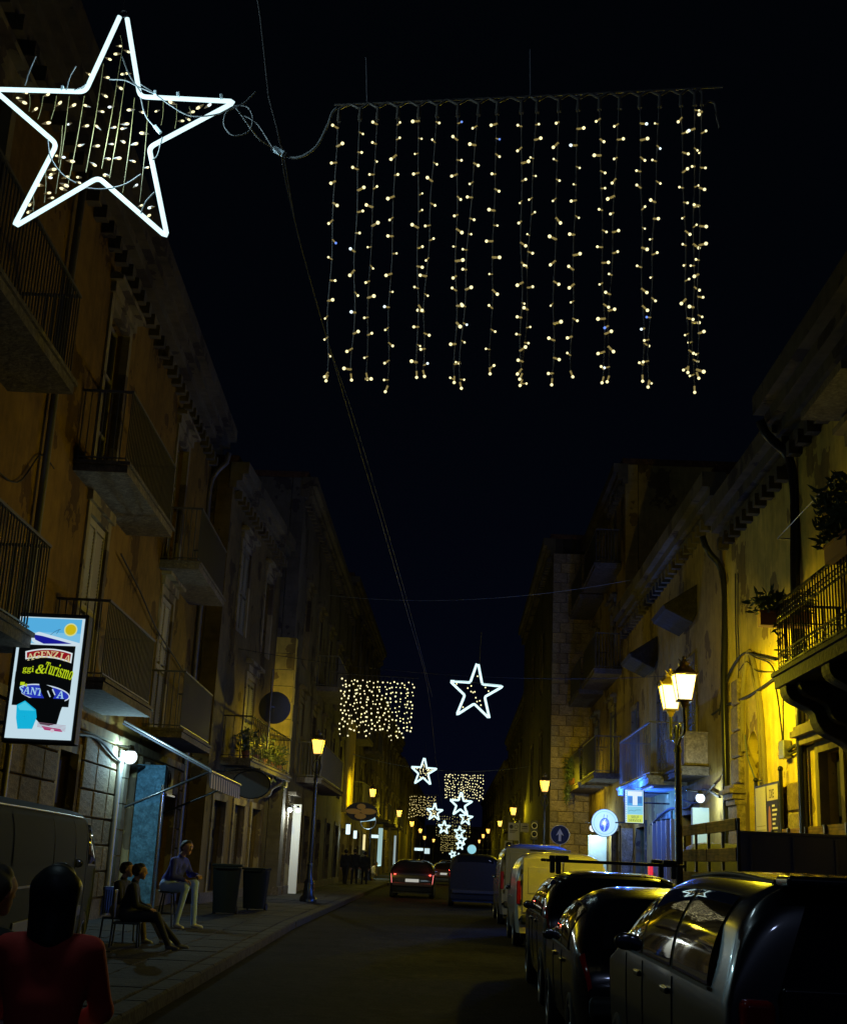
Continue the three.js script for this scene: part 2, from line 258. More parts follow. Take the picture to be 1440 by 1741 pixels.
// d0..d1 along the street, v top of slab, out = projection
function balcony(b, d0, d1, v, out, { rail = 1.25, gap = 0.115, thick = 0.2, brackets = 0, railMat = M.bars, slabMat = M.slab, panelled = 0, scroll = 0 } = {}) {
  const u0 = Math.min(b.U(d0), b.U(d1)), u1 = Math.max(b.U(d0), b.U(d1)), g = sub('balcony', b.g), y = v - thick;
  mesh('slab', [box2(u0, u1, y, v, -0.05, out), box2(u0 - 0.04, u1 + 0.04, v - 0.07, v - 0.012, -0.04, out + 0.04)], slabMat, g);
  const w = out - 0.06, a = u0 + 0.06, c = u1 - 0.06, bars = [], nf = Math.round((c - a) / gap), ns = Math.round(w / gap);
  if (panelled) bars.push(box2(a, c, v + 0.02, v + rail - 0.03, w - 0.02, w), box2(a, a + 0.02, v + 0.02, v + rail - 0.03, 0.01, w - 0.03), box2(c - 0.02, c, v + 0.02, v + rail - 0.03, 0.01, w - 0.03));
  else {
    for (let i = 0; i <= nf; i++) bars.push(cyl(0.011, 0.011, rail - 0.02, a + (c - a) * i / nf, v + rail / 2, w, 6));
    for (const x of [a, c]) for (let i = 0; i < ns; i++) bars.push(cyl(0.011, 0.011, rail - 0.02, x, v + rail / 2, 0.04 + (w - 0.04) * i / ns, 6));
    if (scroll) for (let i = 0; i < nf; i += 1) for (const [y1, r] of [[v + 0.17, 0.05], [v + rail - 0.16, 0.04]]) bars.push(new THREE.TorusGeometry(r, 0.008, 5, 12).translate(a + (c - a) * (i + 0.5) / nf, y1, w));
  }
  mesh('balusters', bars, railMat, g);
  const rails = []; for (const yy of panelled ? [rail] : scroll ? [0.07, 0.27, rail - 0.26, rail] : [0.07, rail]) { const t = yy === rail ? 0.024 : 0.014; rails.push(box2(a - t, c + t, v + yy - t, v + yy + t * 0.6, w - t, w + t), box2(a - t, a + t, v + yy - t + 0.001, v + yy + t * 0.6 - 0.001, 0, w - t), box2(c - t, c + t, v + yy - t + 0.001, v + yy + t * 0.6 - 0.001, 0, w - t)); }
  mesh('handrail', rails, railMat, g);
  const br = (x) => { const s = new THREE.Shape(); s.moveTo(0, 0); s.lineTo(out * 0.86, 0); s.bezierCurveTo(out * 0.9, -0.22, out * 0.5, -0.16, out * 0.46, -0.38); s.bezierCurveTo(out * 0.42, -0.62, out * 0.1, -0.46, 0, -0.72); s.closePath(); return new THREE.ExtrudeGeometry(s, { depth: 0.2, bevelEnabled: true, bevelSize: 0.015, bevelThickness: 0.015, bevelSegments: 1 }).rotateY(-Math.PI / 2).translate(x + 0.1, y - 0.02, 0); };
  for (let i = 0; i < brackets; i++) mesh('bracket', br(u0 + (u1 - u0) * (i + 0.5) / brackets), slabMat, g);
  return { g, u0, u1 };
}
const pipe = (b, pts, r, mat, name = 'downpipe') => { const m = mesh(name, tube(pts.map(([d, v, w]) => b.P(d, v, w)), r, 40, 8), mat, b.g); return m; };

// left, nearest: three storeys, ochre plaster
const L1 = building('apartment_building', 'ochre plastered building with three rows of balconies on the near left', 'L', [-5.99, 8], [-7.2, 33], 12.75, M.ochre, {
  soc: 0.5, cornice: 4, roof: 0.55,
  openings: [
    { d: 13.6, w: 1.45, v: 7.65, h: 3.35, kind: 'glass', lintel: 1 }, { d: 21.3, w: 1.45, v: 7.65, h: 3.35, kind: 'glass', lintel: 1 }, { d: 28.5, w: 1.45, v: 7.65, h: 3.4, kind: 'glass', lintel: 1 },
    { d: 13.6, w: 1.4, v: 4.05, h: 3.05, kind: 'shutter', lintel: 1 }, { d: 21.4, w: 1.4, v: 4.05, h: 3.05, kind: 'shutter', slats: 1, lintel: 1, shutterMat: M.shutterPale }, { d: 28.5, w: 1.4, v: 4.05, h: 3.1, kind: 'shutter', slats: 1, lintel: 1, shutterMat: M.shutterPale },
    { d: 11.6, w: 1.8, v: 0, h: 2.9, kind: 'roller' }, { d: 15.2, w: 2, v: 0, h: 2.9, kind: 'roller' }, { d: 21.2, w: 1.25, v: 0, h: 3.0, kind: 'plank' }, { d: 26.2, w: 1.3, v: 0.12, h: 2.95, kind: 'glass', surround: 0.1 }, { d: 31.2, w: 1.7, v: 0, h: 2.8, kind: 'plank' },
  ],
});
balcony(L1, 11.6, 15.8, 7.65, 0.9); balcony(L1, 19.4, 23.7, 7.65, 0.9); balcony(L1, 27.2, 31.5, 7.8, 0.9);
balcony(L1, 11.8, 15.9, 4.05, 0.9); balcony(L1, 19.4, 23.4, 4.05, 0.9); balcony(L1, 27, 31.3, 4.0, 0.9);
mesh('string_course', box2(0, L1.len, 3.42, 3.58, -0.05, 0.11), M.trim, L1.g);
pipe(L1, [[32.7, 12.2, 0.5], [32.7, 11.9, 0.45], [32.72, 11.5, 0.12], [32.72, 9, 0.1], [32.72, 5, 0.1], [32.72, 0.2, 0.1]], 0.075, M.zinc);
pipe(L1, [[17.6, 12.2, 0.12], [17.6, 9, 0.1], [17.6, 5, 0.1], [17.6, 0.3, 0.1]], 0.06, M.zinc);
pipe(L1, [[24.7, 3.3, 0.16], [24.72, 2, 0.14], [24.75, 0.2, 0.14]], 0.06, M.steel);
{
  const mats = [M.blockA, M.blockB, M.blockC], geo = chamfer(1, 1, 0.09, 0.03), holes = [[10.7, 12.5], [14.2, 16.2], [20.55, 21.85], [25.4, 26.95], [30.3, 32.1]];
  for (let row = 0; row < 6; row++) for (let d = 8.1 + (row % 2) * 0.5; d < 32.6;) {                        // rusticated ground floor, block by block
    let e = Math.min(d + rr(0.95, 1.15), 32.7);
    const hit = holes.find(([a, c]) => e > a - 0.2 && d < c + 0.2);
    if (hit) { if (hit[0] - 0.2 - d > 0.25) e = hit[0] - 0.2; else { d = hit[1] + 0.2; continue; } }
    if (e - d > 0.2) { const m = mesh('stone_block', geo, mats[(rnd() * 3) | 0], L1.g); m.scale.set(e - d - 0.02, 0.455, 1); m.position.set(L1.U((d + e) / 2), 0.76 + row * 0.478, rr(-0.012, 0.004)); }
    d = e;
  }
}
mesh('wall_cable', [tube([[10, 6.5], [13, 6.55], [16.5, 6.35], [17.5, 7.1], [18.2, 7.1]].map(([d, v]) => L1.P(d, v, 0.05)), 0.012), tube([[23, 6.9], [25, 6.6], [27, 6.2], [30, 5.9], [32.9, 5.6]].map(([d, v]) => L1.P(d, v, 0.1)), 0.018), tube([[18, 3.3], [20, 3.22], [22.5, 3.35], [24.6, 3.1], [30, 3.3]].map(([d, v]) => L1.P(d, v, 0.16)), 0.03)], M.cable, L1.g);

const simple = (rows, cols, d0, d1, w, h, o = {}) => rows.flatMap((v, i) => Array.from({ length: cols }, (_, k) => ({ d: d0 + (d1 - d0) * (k + 0.5) / cols, w, v, h, kind: (k + i) % 3 === 1 ? 'glass' : 'shutter', lintel: o.lintel ?? 1, ...o })));
const shopRow = (kinds, d0, d1, w, h) => kinds.map((kind, k) => ({ d: d0 + (d1 - d0) * (k + 0.5) / kinds.length, w, v: 0, h, kind }));
const L2 = building('apartment_building', 'lower building with the planted iron balcony and round dish, behind the first left lamp', 'L', [-6.55, 33], [-6.35, 42], 12, M.tan, { soc: 0.4, openings: [{ d: 37.9, w: 1.4, v: 3.95, h: 2.6, kind: 'shutter', lintel: 1 }, ...simple([7.6], 2, 33.5, 41.8, 1.3, 2.5), ...shopRow(['plank', 'roller', 'plank'], 33.3, 41.9, 1.6, 2.8)] });
balcony(L2, 34.4, 41.7, 3.95, 0.85, { gap: 0.3, brackets: 4, rail: 1.15, railMat: M.iron });
const L3 = building('apartment_building', 'tall plain building with the bright white doorway on the left', 'L', [-5.75, 42], [-5.95, 66], 14.4, M.pale, { soc: 0.4, openings: [...simple([4.2, 8.1], 5, 43, 65.5, 1.3, 2.6), { d: 43.85, w: 1.5, v: 0, h: 3.2, kind: 'recess' }, ...shopRow(['roller', 'plank', 'roller', 'roller'], 47, 65.8, 1.9, 2.9)] });
mesh('lamplit_corner', Array.from({ length: 9 }, (_, i) => box2(0.003, (i % 2 ? 0.62 : 0.46), 3.6 + i * 0.56, 4.14 + i * 0.56, -0.6, 0.07)).map((q) => q.translate(-0.02, 0, 0)), M.gold, L3.g);  // corner strip added in bright gold, lamp glow put into its colour
balcony(L3, 45.4, 55, 4.15, 0.9, { panelled: 0 }); balcony(L3, 50, 54.5, 8.05, 0.9);
const L4 = building('apartment_building', 'tall left building with fluted columns beside the second left lamp', 'L', [-6.1, 66], [-6.0, 92], 16.2, M.umber, { openings: [...simple([4.3, 8.2, 12], 5, 66.5, 91.5, 1.3, 2.5), ...shopRow(['recess', 'recess', 'recess', 'roller', 'recess'], 66.5, 91.5, 2.2, 2.9)] });
for (const v of [4.25, 8.1]) { balcony(L4, 71, 76, v, 0.9, { gap: 0.2 }); balcony(L4, 81.5, 86, v, 0.9, { gap: 0.2 }); }
for (let i = 0; i < 4; i++) mesh('column', lathe([[0.22, 0], [0.22, 0.3], [0.17, 0.34], [0.15, 4.6], [0.2, 4.7], [0.24, 4.9], [0, 4.9]]).translate(L4.U(67.3 + i * 1.05), 3.7, 0.16), M.gold, L4.g);  // columns in gold plaster: lamp glow put into their colour
const L5 = building('apartment_building', 'far left building past the second left lamp', 'L', [-6, 92], [-5.9, 130], 13, M.tan, { openings: [...simple([4.2, 8.2], 7, 92, 130, 1.3, 2.5), ...shopRow(['recess', 'roller', 'recess', 'recess', 'roller', 'recess'], 92, 130, 2.4, 2.9)] });
for (let i = 0; i < 3; i++) balcony(L5, 96 + i * 11, 101 + i * 11, 4.2, 0.9, { gap: 0.25 });
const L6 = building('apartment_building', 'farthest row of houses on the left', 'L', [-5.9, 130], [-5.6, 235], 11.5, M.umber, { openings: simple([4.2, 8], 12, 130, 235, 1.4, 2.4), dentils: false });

// right side
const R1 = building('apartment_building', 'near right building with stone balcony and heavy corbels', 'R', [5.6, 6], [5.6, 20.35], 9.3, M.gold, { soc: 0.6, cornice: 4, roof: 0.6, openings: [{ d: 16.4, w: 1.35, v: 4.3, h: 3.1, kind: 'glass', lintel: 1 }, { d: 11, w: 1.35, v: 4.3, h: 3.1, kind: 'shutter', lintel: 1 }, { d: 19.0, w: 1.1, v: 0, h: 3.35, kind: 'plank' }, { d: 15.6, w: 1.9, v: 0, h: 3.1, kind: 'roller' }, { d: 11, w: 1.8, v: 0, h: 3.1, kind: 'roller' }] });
const bR1 = balcony(R1, 10, 18.25, 4.35, 1.0, { brackets: 5, gap: 0.125, rail: 1.0, railMat: M.iron, scroll: 1, thick: 0.24, slabMat: M.slabShaded });
mesh('corbel', [0, 1, 2, 3].map((i) => { const s = new THREE.Shape(); s.moveTo(0, 0); s.lineTo(0.95, 0); s.bezierCurveTo(0.98, -0.25, 0.6, -0.2, 0.55, -0.4); s.bezierCurveTo(0.5, -0.75, 0.15, -0.6, 0, -0.95); return new THREE.ExtrudeGeometry(s, { depth: 0.34, bevelSize: 0.02, bevelThickness: 0.02, bevelSegments: 1 }).rotateY(-Math.PI / 2).translate(R1.U(17.9 - i * 2.1) + 0.17, 4.08, 0); }), M.slabShaded, R1.g);
mesh('string_course', [box2(0, R1.U(17.2), 3.5, 3.62, -0.05, 0.16), box2(0, R1.U(17.2), 3.622, 3.72, -0.05, 0.26), box2(0, R1.U(17.2), 3.722, 3.8, -0.05, 0.2)], M.trim, R1.g);
pipe(R1, [[20.2, 9.0, 0.6], [20.2, 8.75, 0.5], [20.24, 8.4, 0.14], [20.24, 6, 0.1], [20.24, 4, 0.1], [20.24, 0.2, 0.1]], 0.085, M.iron);
mesh('window_hood', box2(R1.U(16.4) - 1, R1.U(16.4) + 1, 8.0, 8.12, 0, 0.7), M.slab, R1.g);
mesh('wire_bracket', [rod(R1.P(20.3, 6.95, 0.02), R1.P(20.3, 6.95, 0.35), 0.012), rod(R1.P(20.3, 6.95, 0.35), R1.P(17.2, 7.0, 0.35), 0.008)], M.steel, R1.g);
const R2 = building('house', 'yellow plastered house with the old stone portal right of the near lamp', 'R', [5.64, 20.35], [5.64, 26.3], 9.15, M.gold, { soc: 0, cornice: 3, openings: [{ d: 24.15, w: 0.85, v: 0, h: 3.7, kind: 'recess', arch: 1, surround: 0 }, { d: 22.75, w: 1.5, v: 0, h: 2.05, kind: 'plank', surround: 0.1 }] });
{ // remains of a carved portal: pilaster with capital, pointed moulding, jointed courses beside the door
  const u = R2.U(25.35), g = sub('pilaster', R2.g);
  mesh('shaft', [0, 1, 2, 3, 4].map((i) => box(0.8, 0.545, 0.2, u + rr(-0.01, 0.01), 0.3 + i * 0.55, 0.06 + rr(0, 0.01))), M.stoneC, g);
  mesh('capital', [box(0.84, 0.1, 0.26, u, 2.83, 0.07), box(0.92, 0.1, 0.34, u, 2.94, 0.08), box(1.04, 0.09, 0.46, u, 3.04, 0.09), box(0.86, 0.07, 0.3, u, 3.13, 0.07)], M.stoneC, g);
  for (let i = 0; i < 4; i++) { const m = mesh('stone_block', chamfer(0.78 - i * 0.06, 0.5, 0.1, 0.03), [M.stoneC, M.stone][i % 2], R2.g); m.position.set(u + 0.04 * i, 3.45 + i * 0.52, 0); }
  mesh('portal_moulding', [tube([[24.85, 3.8], [24.8, 4.7], [24.5, 5.35], [24.15, 5.66], [23.7, 5.3], [23.35, 4.6], [23.2, 3.9], [23.15, 3.0]].map(([d, v]) => R2.P(d, v, 0.02)), 0.06, 60, 8), tube([[24.15, 5.6], [23.95, 5.2], [23.62, 4.6], [23.56, 4.0], [23.5, 3.2]].map(([d, v]) => R2.P(d, v, 0.015)), 0.035, 40, 6)], M.trim, R2.g);
  for (let i = 0; i < 6; i++) { const m = mesh('stone_block', chamfer(0.75, 0.47, 0.07, 0.025), [M.stone, M.stoneC, M.stoneB][i % 3], R2.g); m.position.set(R2.U(21.15), 0.3 + i * 0.49, 0); }
}
pipe(R2, [[26.15, 8.5, 0.5], [26.15, 8.2, 0.4], [26.18, 7.8, 0.1], [26.18, 5, 0.1], [26.18, 0.2, 0.1]], 0.075, M.iron);
{
  const t = (pts, r) => tube(pts.map(([x, y, w]) => { const q = at(x, y, 1), dr = q.sub(EYE), k = (5.64 - (w || 0.06) - EYE.x) / dr.x; return R2.g.worldToLocal(EYE.clone().addScaledVector(dr, k)); }), r, 40, 6);
  mesh('wall_cables', [t([[1222, 1215], [1228, 1180], [1243, 1140], [1262, 1112], [1290, 1115], [1318, 1122]], 0.02), t([[1224, 1200], [1236, 1150], [1264, 1110], [1285, 1118], [1310, 1130], [1320, 1150]], 0.014), t([[1210, 1215], [1232, 1200], [1270, 1184], [1300, 1165], [1320, 1150]], 0.024), t([[1256, 1140], [1268, 1125], [1285, 1140], [1316, 1143]], 0.01), t([[1316, 1155], [1322, 1190], [1328, 1240], [1332, 1280]], 0.014), t([[1331, 1163], [1331, 1240], [1332, 1272]], 0.012), t([[1250, 975], [1250, 1060], [1252, 1120]], 0.014), t([[1254, 975], [1254, 1060], [1256, 1120], [1253, 1170]], 0.01), t([[1334, 1282], [1350, 1268], [1372, 1262], [1400, 1250]], 0.03), t([[1331, 1290], [1342, 1283], [1365, 1272], [1395, 1258]], 0.018)], M.cable, R2.g);
  mesh('hanging_cable', t([[1266, 1250], [1270, 1285], [1278, 1310], [1284, 1325], [1294, 1327]], 0.016), M.paleCable, R2.g);
  mesh('junction_box', rbox(0.34, 0.3, 0.14, 0.02).translate(R2.U(21.5), 3.55, 0.08), M.steel, R2.g);
}
const R3 = building('apartment_building', 'long building above the blue-lit tobacco shop on the right', 'R', [5.6, 26.3], [5.6, 42.3], 10, M.amber, { soc: 0.3, openings: [{ d: 30.2, w: 1.2, v: 3.75, h: 2.6, kind: 'shutter' }, { d: 34.6, w: 1.2, v: 3.75, h: 2.6, kind: 'shutter' }, { d: 39.8, w: 1.2, v: 3.75, h: 2.6, kind: 'glass' }, { d: 30.4, w: 2.2, v: 0, h: 2.8, kind: 'recess' }, { d: 34.2, w: 2.0, v: 0, h: 2.8, kind: 'recess' }, { d: 38.6, w: 1.8, v: 0, h: 2.7, kind: 'recess' }] });
balcony(R3, 30.9, 36.7, 3.7, 0.95, { rail: 1.3, gap: 0.3, thick: 0.22, slabMat: M.marble, railMat: M.zinc });
balcony(R3, 28.2, 30.7, 3.75, 0.6, { panelled: 1, rail: 0.75, railMat: M.stoneC });
for (const [d, v] of [[30.2, 7.5], [36.2, 7.3]]) { const s = new THREE.Shape([[0, 0], [0.12, -0.28], [0.74, 0.02], [0.78, 0.1], [0, 0.62]].map(([x, y]) => new THREE.Vector2(x, y))); mesh('window_hood', new THREE.ExtrudeGeometry(s, { depth: 1.9, bevelEnabled: true, bevelSize: 0.02, bevelThickness: 0.02, bevelSegments: 1 }).rotateY(-Math.PI / 2).translate(R3.U(d) + 0.95, v, 0), M.slabShaded, R3.g); }
mesh('wall_cable', [tube([[26.6, 3.0], [28.5, 3.25], [30, 2.95], [33, 3.0], [36, 2.7]].map(([d, v]) => R3.P(d, v, 0.1)), 0.03), tube([[27, 3.3], [29, 3.0], [31, 3.15]].map(([d, v]) => R3.P(d, v, 0.12)), 0.02)], M.cable, R3.g);
const R4 = building('apartment_building', 'four-storey block with dark stacked balconies on the right', 'R', [5.62, 42.3], [5.62, 54], 15.4, M.amber, { depth: 12, soc: 0.3, openings: [...simple([4.6, 8.3, 12], 2, 43, 53.5, 1.3, 2.4), ...shopRow(['recess', 'recess', 'recess'], 43, 53.5, 2.0, 2.7)] });
for (const v of [4.6, 8.2, 12]) { balcony(R4, 43.3, 47.6, v, 0.95); balcony(R4, 48.8, 53.2, v, 0.95); }
const R5 = building('palazzo', 'tall dressed-stone palazzo standing forward, its end wall lit gold from below', 'R', [3.95, 54], [3.95, 77], 15.6, M.nightPlaster, { depth: 9, roof: 0.5, openings: [{ d: 60, w: 1.4, v: 4.6, h: 2.8, kind: 'shutter' }, { d: 67, w: 1.4, v: 4.6, h: 2.8, kind: 'shutter' }, { d: 60, w: 1.4, v: 9.4, h: 2.8, kind: 'shutter' }, { d: 67, w: 1.4, v: 9.4, h: 2.8, kind: 'shutter' }] });
{
  const unit = chamfer(1, 1, 0.08, 0.02).rotateY(Math.PI / 2), mats = [M.portal, M.stoneC, M.stone];       // end wall toward camera, by course; lamp gold partly put into stone colour
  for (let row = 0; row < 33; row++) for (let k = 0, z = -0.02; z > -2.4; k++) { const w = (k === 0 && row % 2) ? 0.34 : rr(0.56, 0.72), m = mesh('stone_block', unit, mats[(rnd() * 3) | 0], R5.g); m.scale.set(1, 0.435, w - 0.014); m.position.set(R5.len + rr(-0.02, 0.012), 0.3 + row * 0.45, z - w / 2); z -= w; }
}
const R6 = building('apartment_building', 'dark far right row beyond the palazzo', 'R', [5.2, 77], [5.4, 135], 14, M.nightPlaster, { openings: [...simple([4.4, 8.4], 9, 78, 134, 1.3, 2.4), ...shopRow(['recess', 'roller', 'recess', 'recess', 'roller', 'recess'], 78, 134, 2.3, 2.8)] });
for (let i = 0; i < 4; i++) balcony(R6, 82 + i * 11, 87 + i * 11, 4.3, 0.9, { gap: 0.25 });
const R7 = building('apartment_building', 'farthest row of houses on the right', 'R', [5.4, 135], [5.0, 240], 12, M.nightPlaster, { openings: simple([4.2, 8], 12, 136, 239, 1.4, 2.4), dentils: false });
const endHouse = building('house', 'pale house closing the far end of the street', 'R', [7, 262], [-6, 262.01], 8, M.umber, {});
// ---------- street lamps ----------
function lantern(parent, p, k, glass) {                                      // a tapered four-pane lantern; p = middle of its panes
  const g = sub('lantern', parent, p), s = Math.SQRT1_2, q = (r0, r1, h, y) => new THREE.CylinderGeometry(r0 / s, r1 / s, h, 4, 1).rotateY(Math.PI / 4).translate(0, y, 0);
  mesh('panes', q(0.172, 0.105, 0.4, 0), glass, g);
  const edge = [-1, 1].flatMap((a) => [-1, 1].map((b) => rod(V(a * 0.108, -0.2, b * 0.108), V(a * 0.176, 0.2, b * 0.176), 0.009, 6)));
  mesh('frame', [...edge, q(0.125, 0.115, 0.03, -0.217), q(0.07, 0.03, 0.1, -0.285), q(0.2, 0.185, 0.03, 0.217), ...[-1, 1].flatMap((a) => [-1, 1].map((b) => new THREE.ConeGeometry(0.022, 0.09, 6).rotateZ(-a * 0.5).rotateX(b * 0.5).translate(a * 0.2, 0.25, b * 0.2)))], M.lampMetalLit, g);
  mesh('cap', [q(0.07, 0.19, 0.13, 0.3), q(0.085, 0.075, 0.05, 0.39), q(0.02, 0.06, 0.07, 0.45), ball(0.03, 0, 0.5, 0, 8), ...[-1, 1].map((a) => rod(V(a * 0.02, 0.41, 0), V(a * 0.09, 0.48, 0), 0.01, 6))], M.lampMetalLit, g);
  point(g, LAMP, k, V(0, 0.085, 0), 3);
  return g;
}
function lampPost(name, label, group, x, d, h, { k = 9, double = false, reach = 0.55, turn = 0 } = {}) {
  const g = thing(name, label, 'street lamp', V(x, 0.12, -d), turn, group), top = h - 0.1 - 0.62;
  mesh('base', lathe([[0.25, 0], [0.25, 0.12], [0.17, 0.2], [0.14, 0.5], [0.16, 0.55], [0.1, 0.66], [0.075, 1.0], [0.095, 1.05], [0.065, 1.12]]), M.iron, g);
  mesh('pole', lathe([[0.062, 1.1], [0.05, top - 0.4], [0.075, top - 0.36], [0.05, top - 0.3], [0.04, top], [0.0, top + 0.04]]), M.iron, g);
  const y = h - 0.1;
  if (double) for (const s of [-1, 1]) {
    mesh('arm', [tube([V(0, top - 0.28, 0), V(0, top - 0.16, s * 0.3), V(0, top - 0.08, s * reach), V(0, y - 0.32, s * reach)], 0.026, 24, 8)], M.iron, g); mesh('scroll', [tube([V(0, top - 0.05, 0), V(0, top + 0.08, s * 0.16), V(0, top + 0.02, s * 0.3), V(0, top - 0.1, s * 0.24)], 0.016, 24, 6)], M.iron, g);
    lantern(g, V(0, y, s * reach), k, M.lampNear);
  } else { mesh('arm', [rod(V(0, top, 0), V(0, y - 0.3, 0), 0.028, 8), ...[-1, 1].map((s) => tube([V(0, top - 0.2, 0), V(s * 0.13, top - 0.02, 0), V(s * 0.1, top + 0.15, 0), V(0, y - 0.3, 0)], 0.013, 16, 6))], M.iron, g); lantern(g, V(0, y, 0), k, M.lampGlass); }
  return g;
}
const LG = 'street lamps along the left pavement', RG = 'street lamps along the right pavement';
const lampNear = lampPost('street_lamp', 'post lamp with two lit lanterns beside the truck, nearest and brightest on the right', RG, 3.72, 21.35, 4.4, { double: true, reach: 0.66, k: 23 });
const lampL = lampPost('street_lamp', 'lit lantern post lamp in front of the planted balcony, nearest lamp on the left', LG, -4.25, 38, 4.6, { k: 20 });
function copyLamp(x, d, h, label, group) { const c = lampL.clone(); c.name = numbered('street_lamp'); c.position.set(x, 0.12 + h - 4.6, -d); scene.add(c); tag(c, label, 'street lamp', group); return c; }
copyLamp(-4.5, 68, 4.75, 'lit lantern lamp beside the cloud-shaped sign, second lamp on the left', LG);
copyLamp(-3.78, 85, 4.3, 'lit lantern lamp third along the left pavement, behind the dark moving car', LG);
copyLamp(-3.75, 110, 4.3, 'lit lantern lamp fourth along the left pavement', LG);
copyLamp(-3.7, 136, 4.3, 'lit lantern lamp fifth along the left pavement', LG);
copyLamp(-3.7, 156, 3.9, 'lit lantern lamp sixth along the left pavement, just before the last', LG);
copyLamp(-2.9, 175, 3.9, 'small lit lantern lamp above the far tail lights, last on the left', LG);
copyLamp(3.44, 49.5, 4.4, 'lit lantern lamp on the tall post before the stone palazzo, second on the right', RG);
copyLamp(3.3, 73, 4.3, 'lit lantern lamp above the white notice boards, third on the right', RG);
copyLamp(3.42, 98, 4.3, 'lit lantern lamp fourth along the right pavement', RG);
copyLamp(3.2, 124, 4.3, 'lit lantern lamp fifth along the right pavement', RG);
copyLamp(3.3, 150, 4.3, 'small lit lantern lamp sixth along the right pavement', RG);
copyLamp(3.4, 178, 4.1, 'tiny lit lantern lamp above the blue-grey van, last on the right', RG);

// ---------- Christmas lights ----------
const starPx = [[612, 85], [437, 468], [-32, 455], [292, 735], [70, 1160], [503, 905], [855, 1212], [762, 752], [1203, 518], [715, 493], [650, 95]].map(([x, y]) => [x / 3, y / 3]);
function rounded(pts, r) {                                            // a bent tube's run with rounded corners
  const out = [pts[0]];
  for (let i = 1; i < pts.length - 1; i++) {
    const a = pts[i].clone().sub(pts[i - 1]), c = pts[i + 1].clone().sub(pts[i]), q = Math.min(r, a.length() / 3), p0 = pts[i].clone().addScaledVector(a.normalize(), -q), p1 = pts[i].clone().addScaledVector(c.normalize(), q);
    for (let k = 0; k <= 5; k++) { const t = k / 5; out.push(p0.clone().multiplyScalar((1 - t) * (1 - t)).addScaledVector(pts[i], 2 * t * (1 - t)).addScaledVector(p1, t * t)); }
  }
  out.push(pts[pts.length - 1]);
  const path = new THREE.CurvePath(); for (let i = 0; i + 1 < out.length; i++) path.add(new THREE.LineCurve3(out[i], out[i + 1]));
  return path;
}
const starC = at(200, 225, 6), starLocal = starPx.map(([x, y]) => at(x, y, 6).sub(starC));
const bulbGeo = (() => { const a = plain(ball(0.0085, 0, 0.034, 0, 8)), b = plain(cyl(0.0045, 0.006, 0.03, 0, 0.012, 0, 6)), g = mergeGeometries([a, b], true); return g; })();
const flatGeo = (() => { const a = plain(ball(0.012, 0.008, 0, 0, 8).scale(1.3, 0.75, 0.6)), b = plain(new THREE.ConeGeometry(0.011, 0.03, 6).rotateZ(Math.PI / 2).scale(1, 1, 0.5).translate(-0.016, 0, 0)); return mergeGeometries([a, b], true); })();
const stemDim = glow(C(0.3, 0.22, 0.07), 0.35), starSet = [[M.led, stemDim], [M.ledCool, stemDim]], ledSet = [[M.led, M.stemGlow], [M.ledCool, M.stemGlow], [M.ledBlue, M.stemGlow]];  // star bulb stems glow faintly, bulb light put into the material
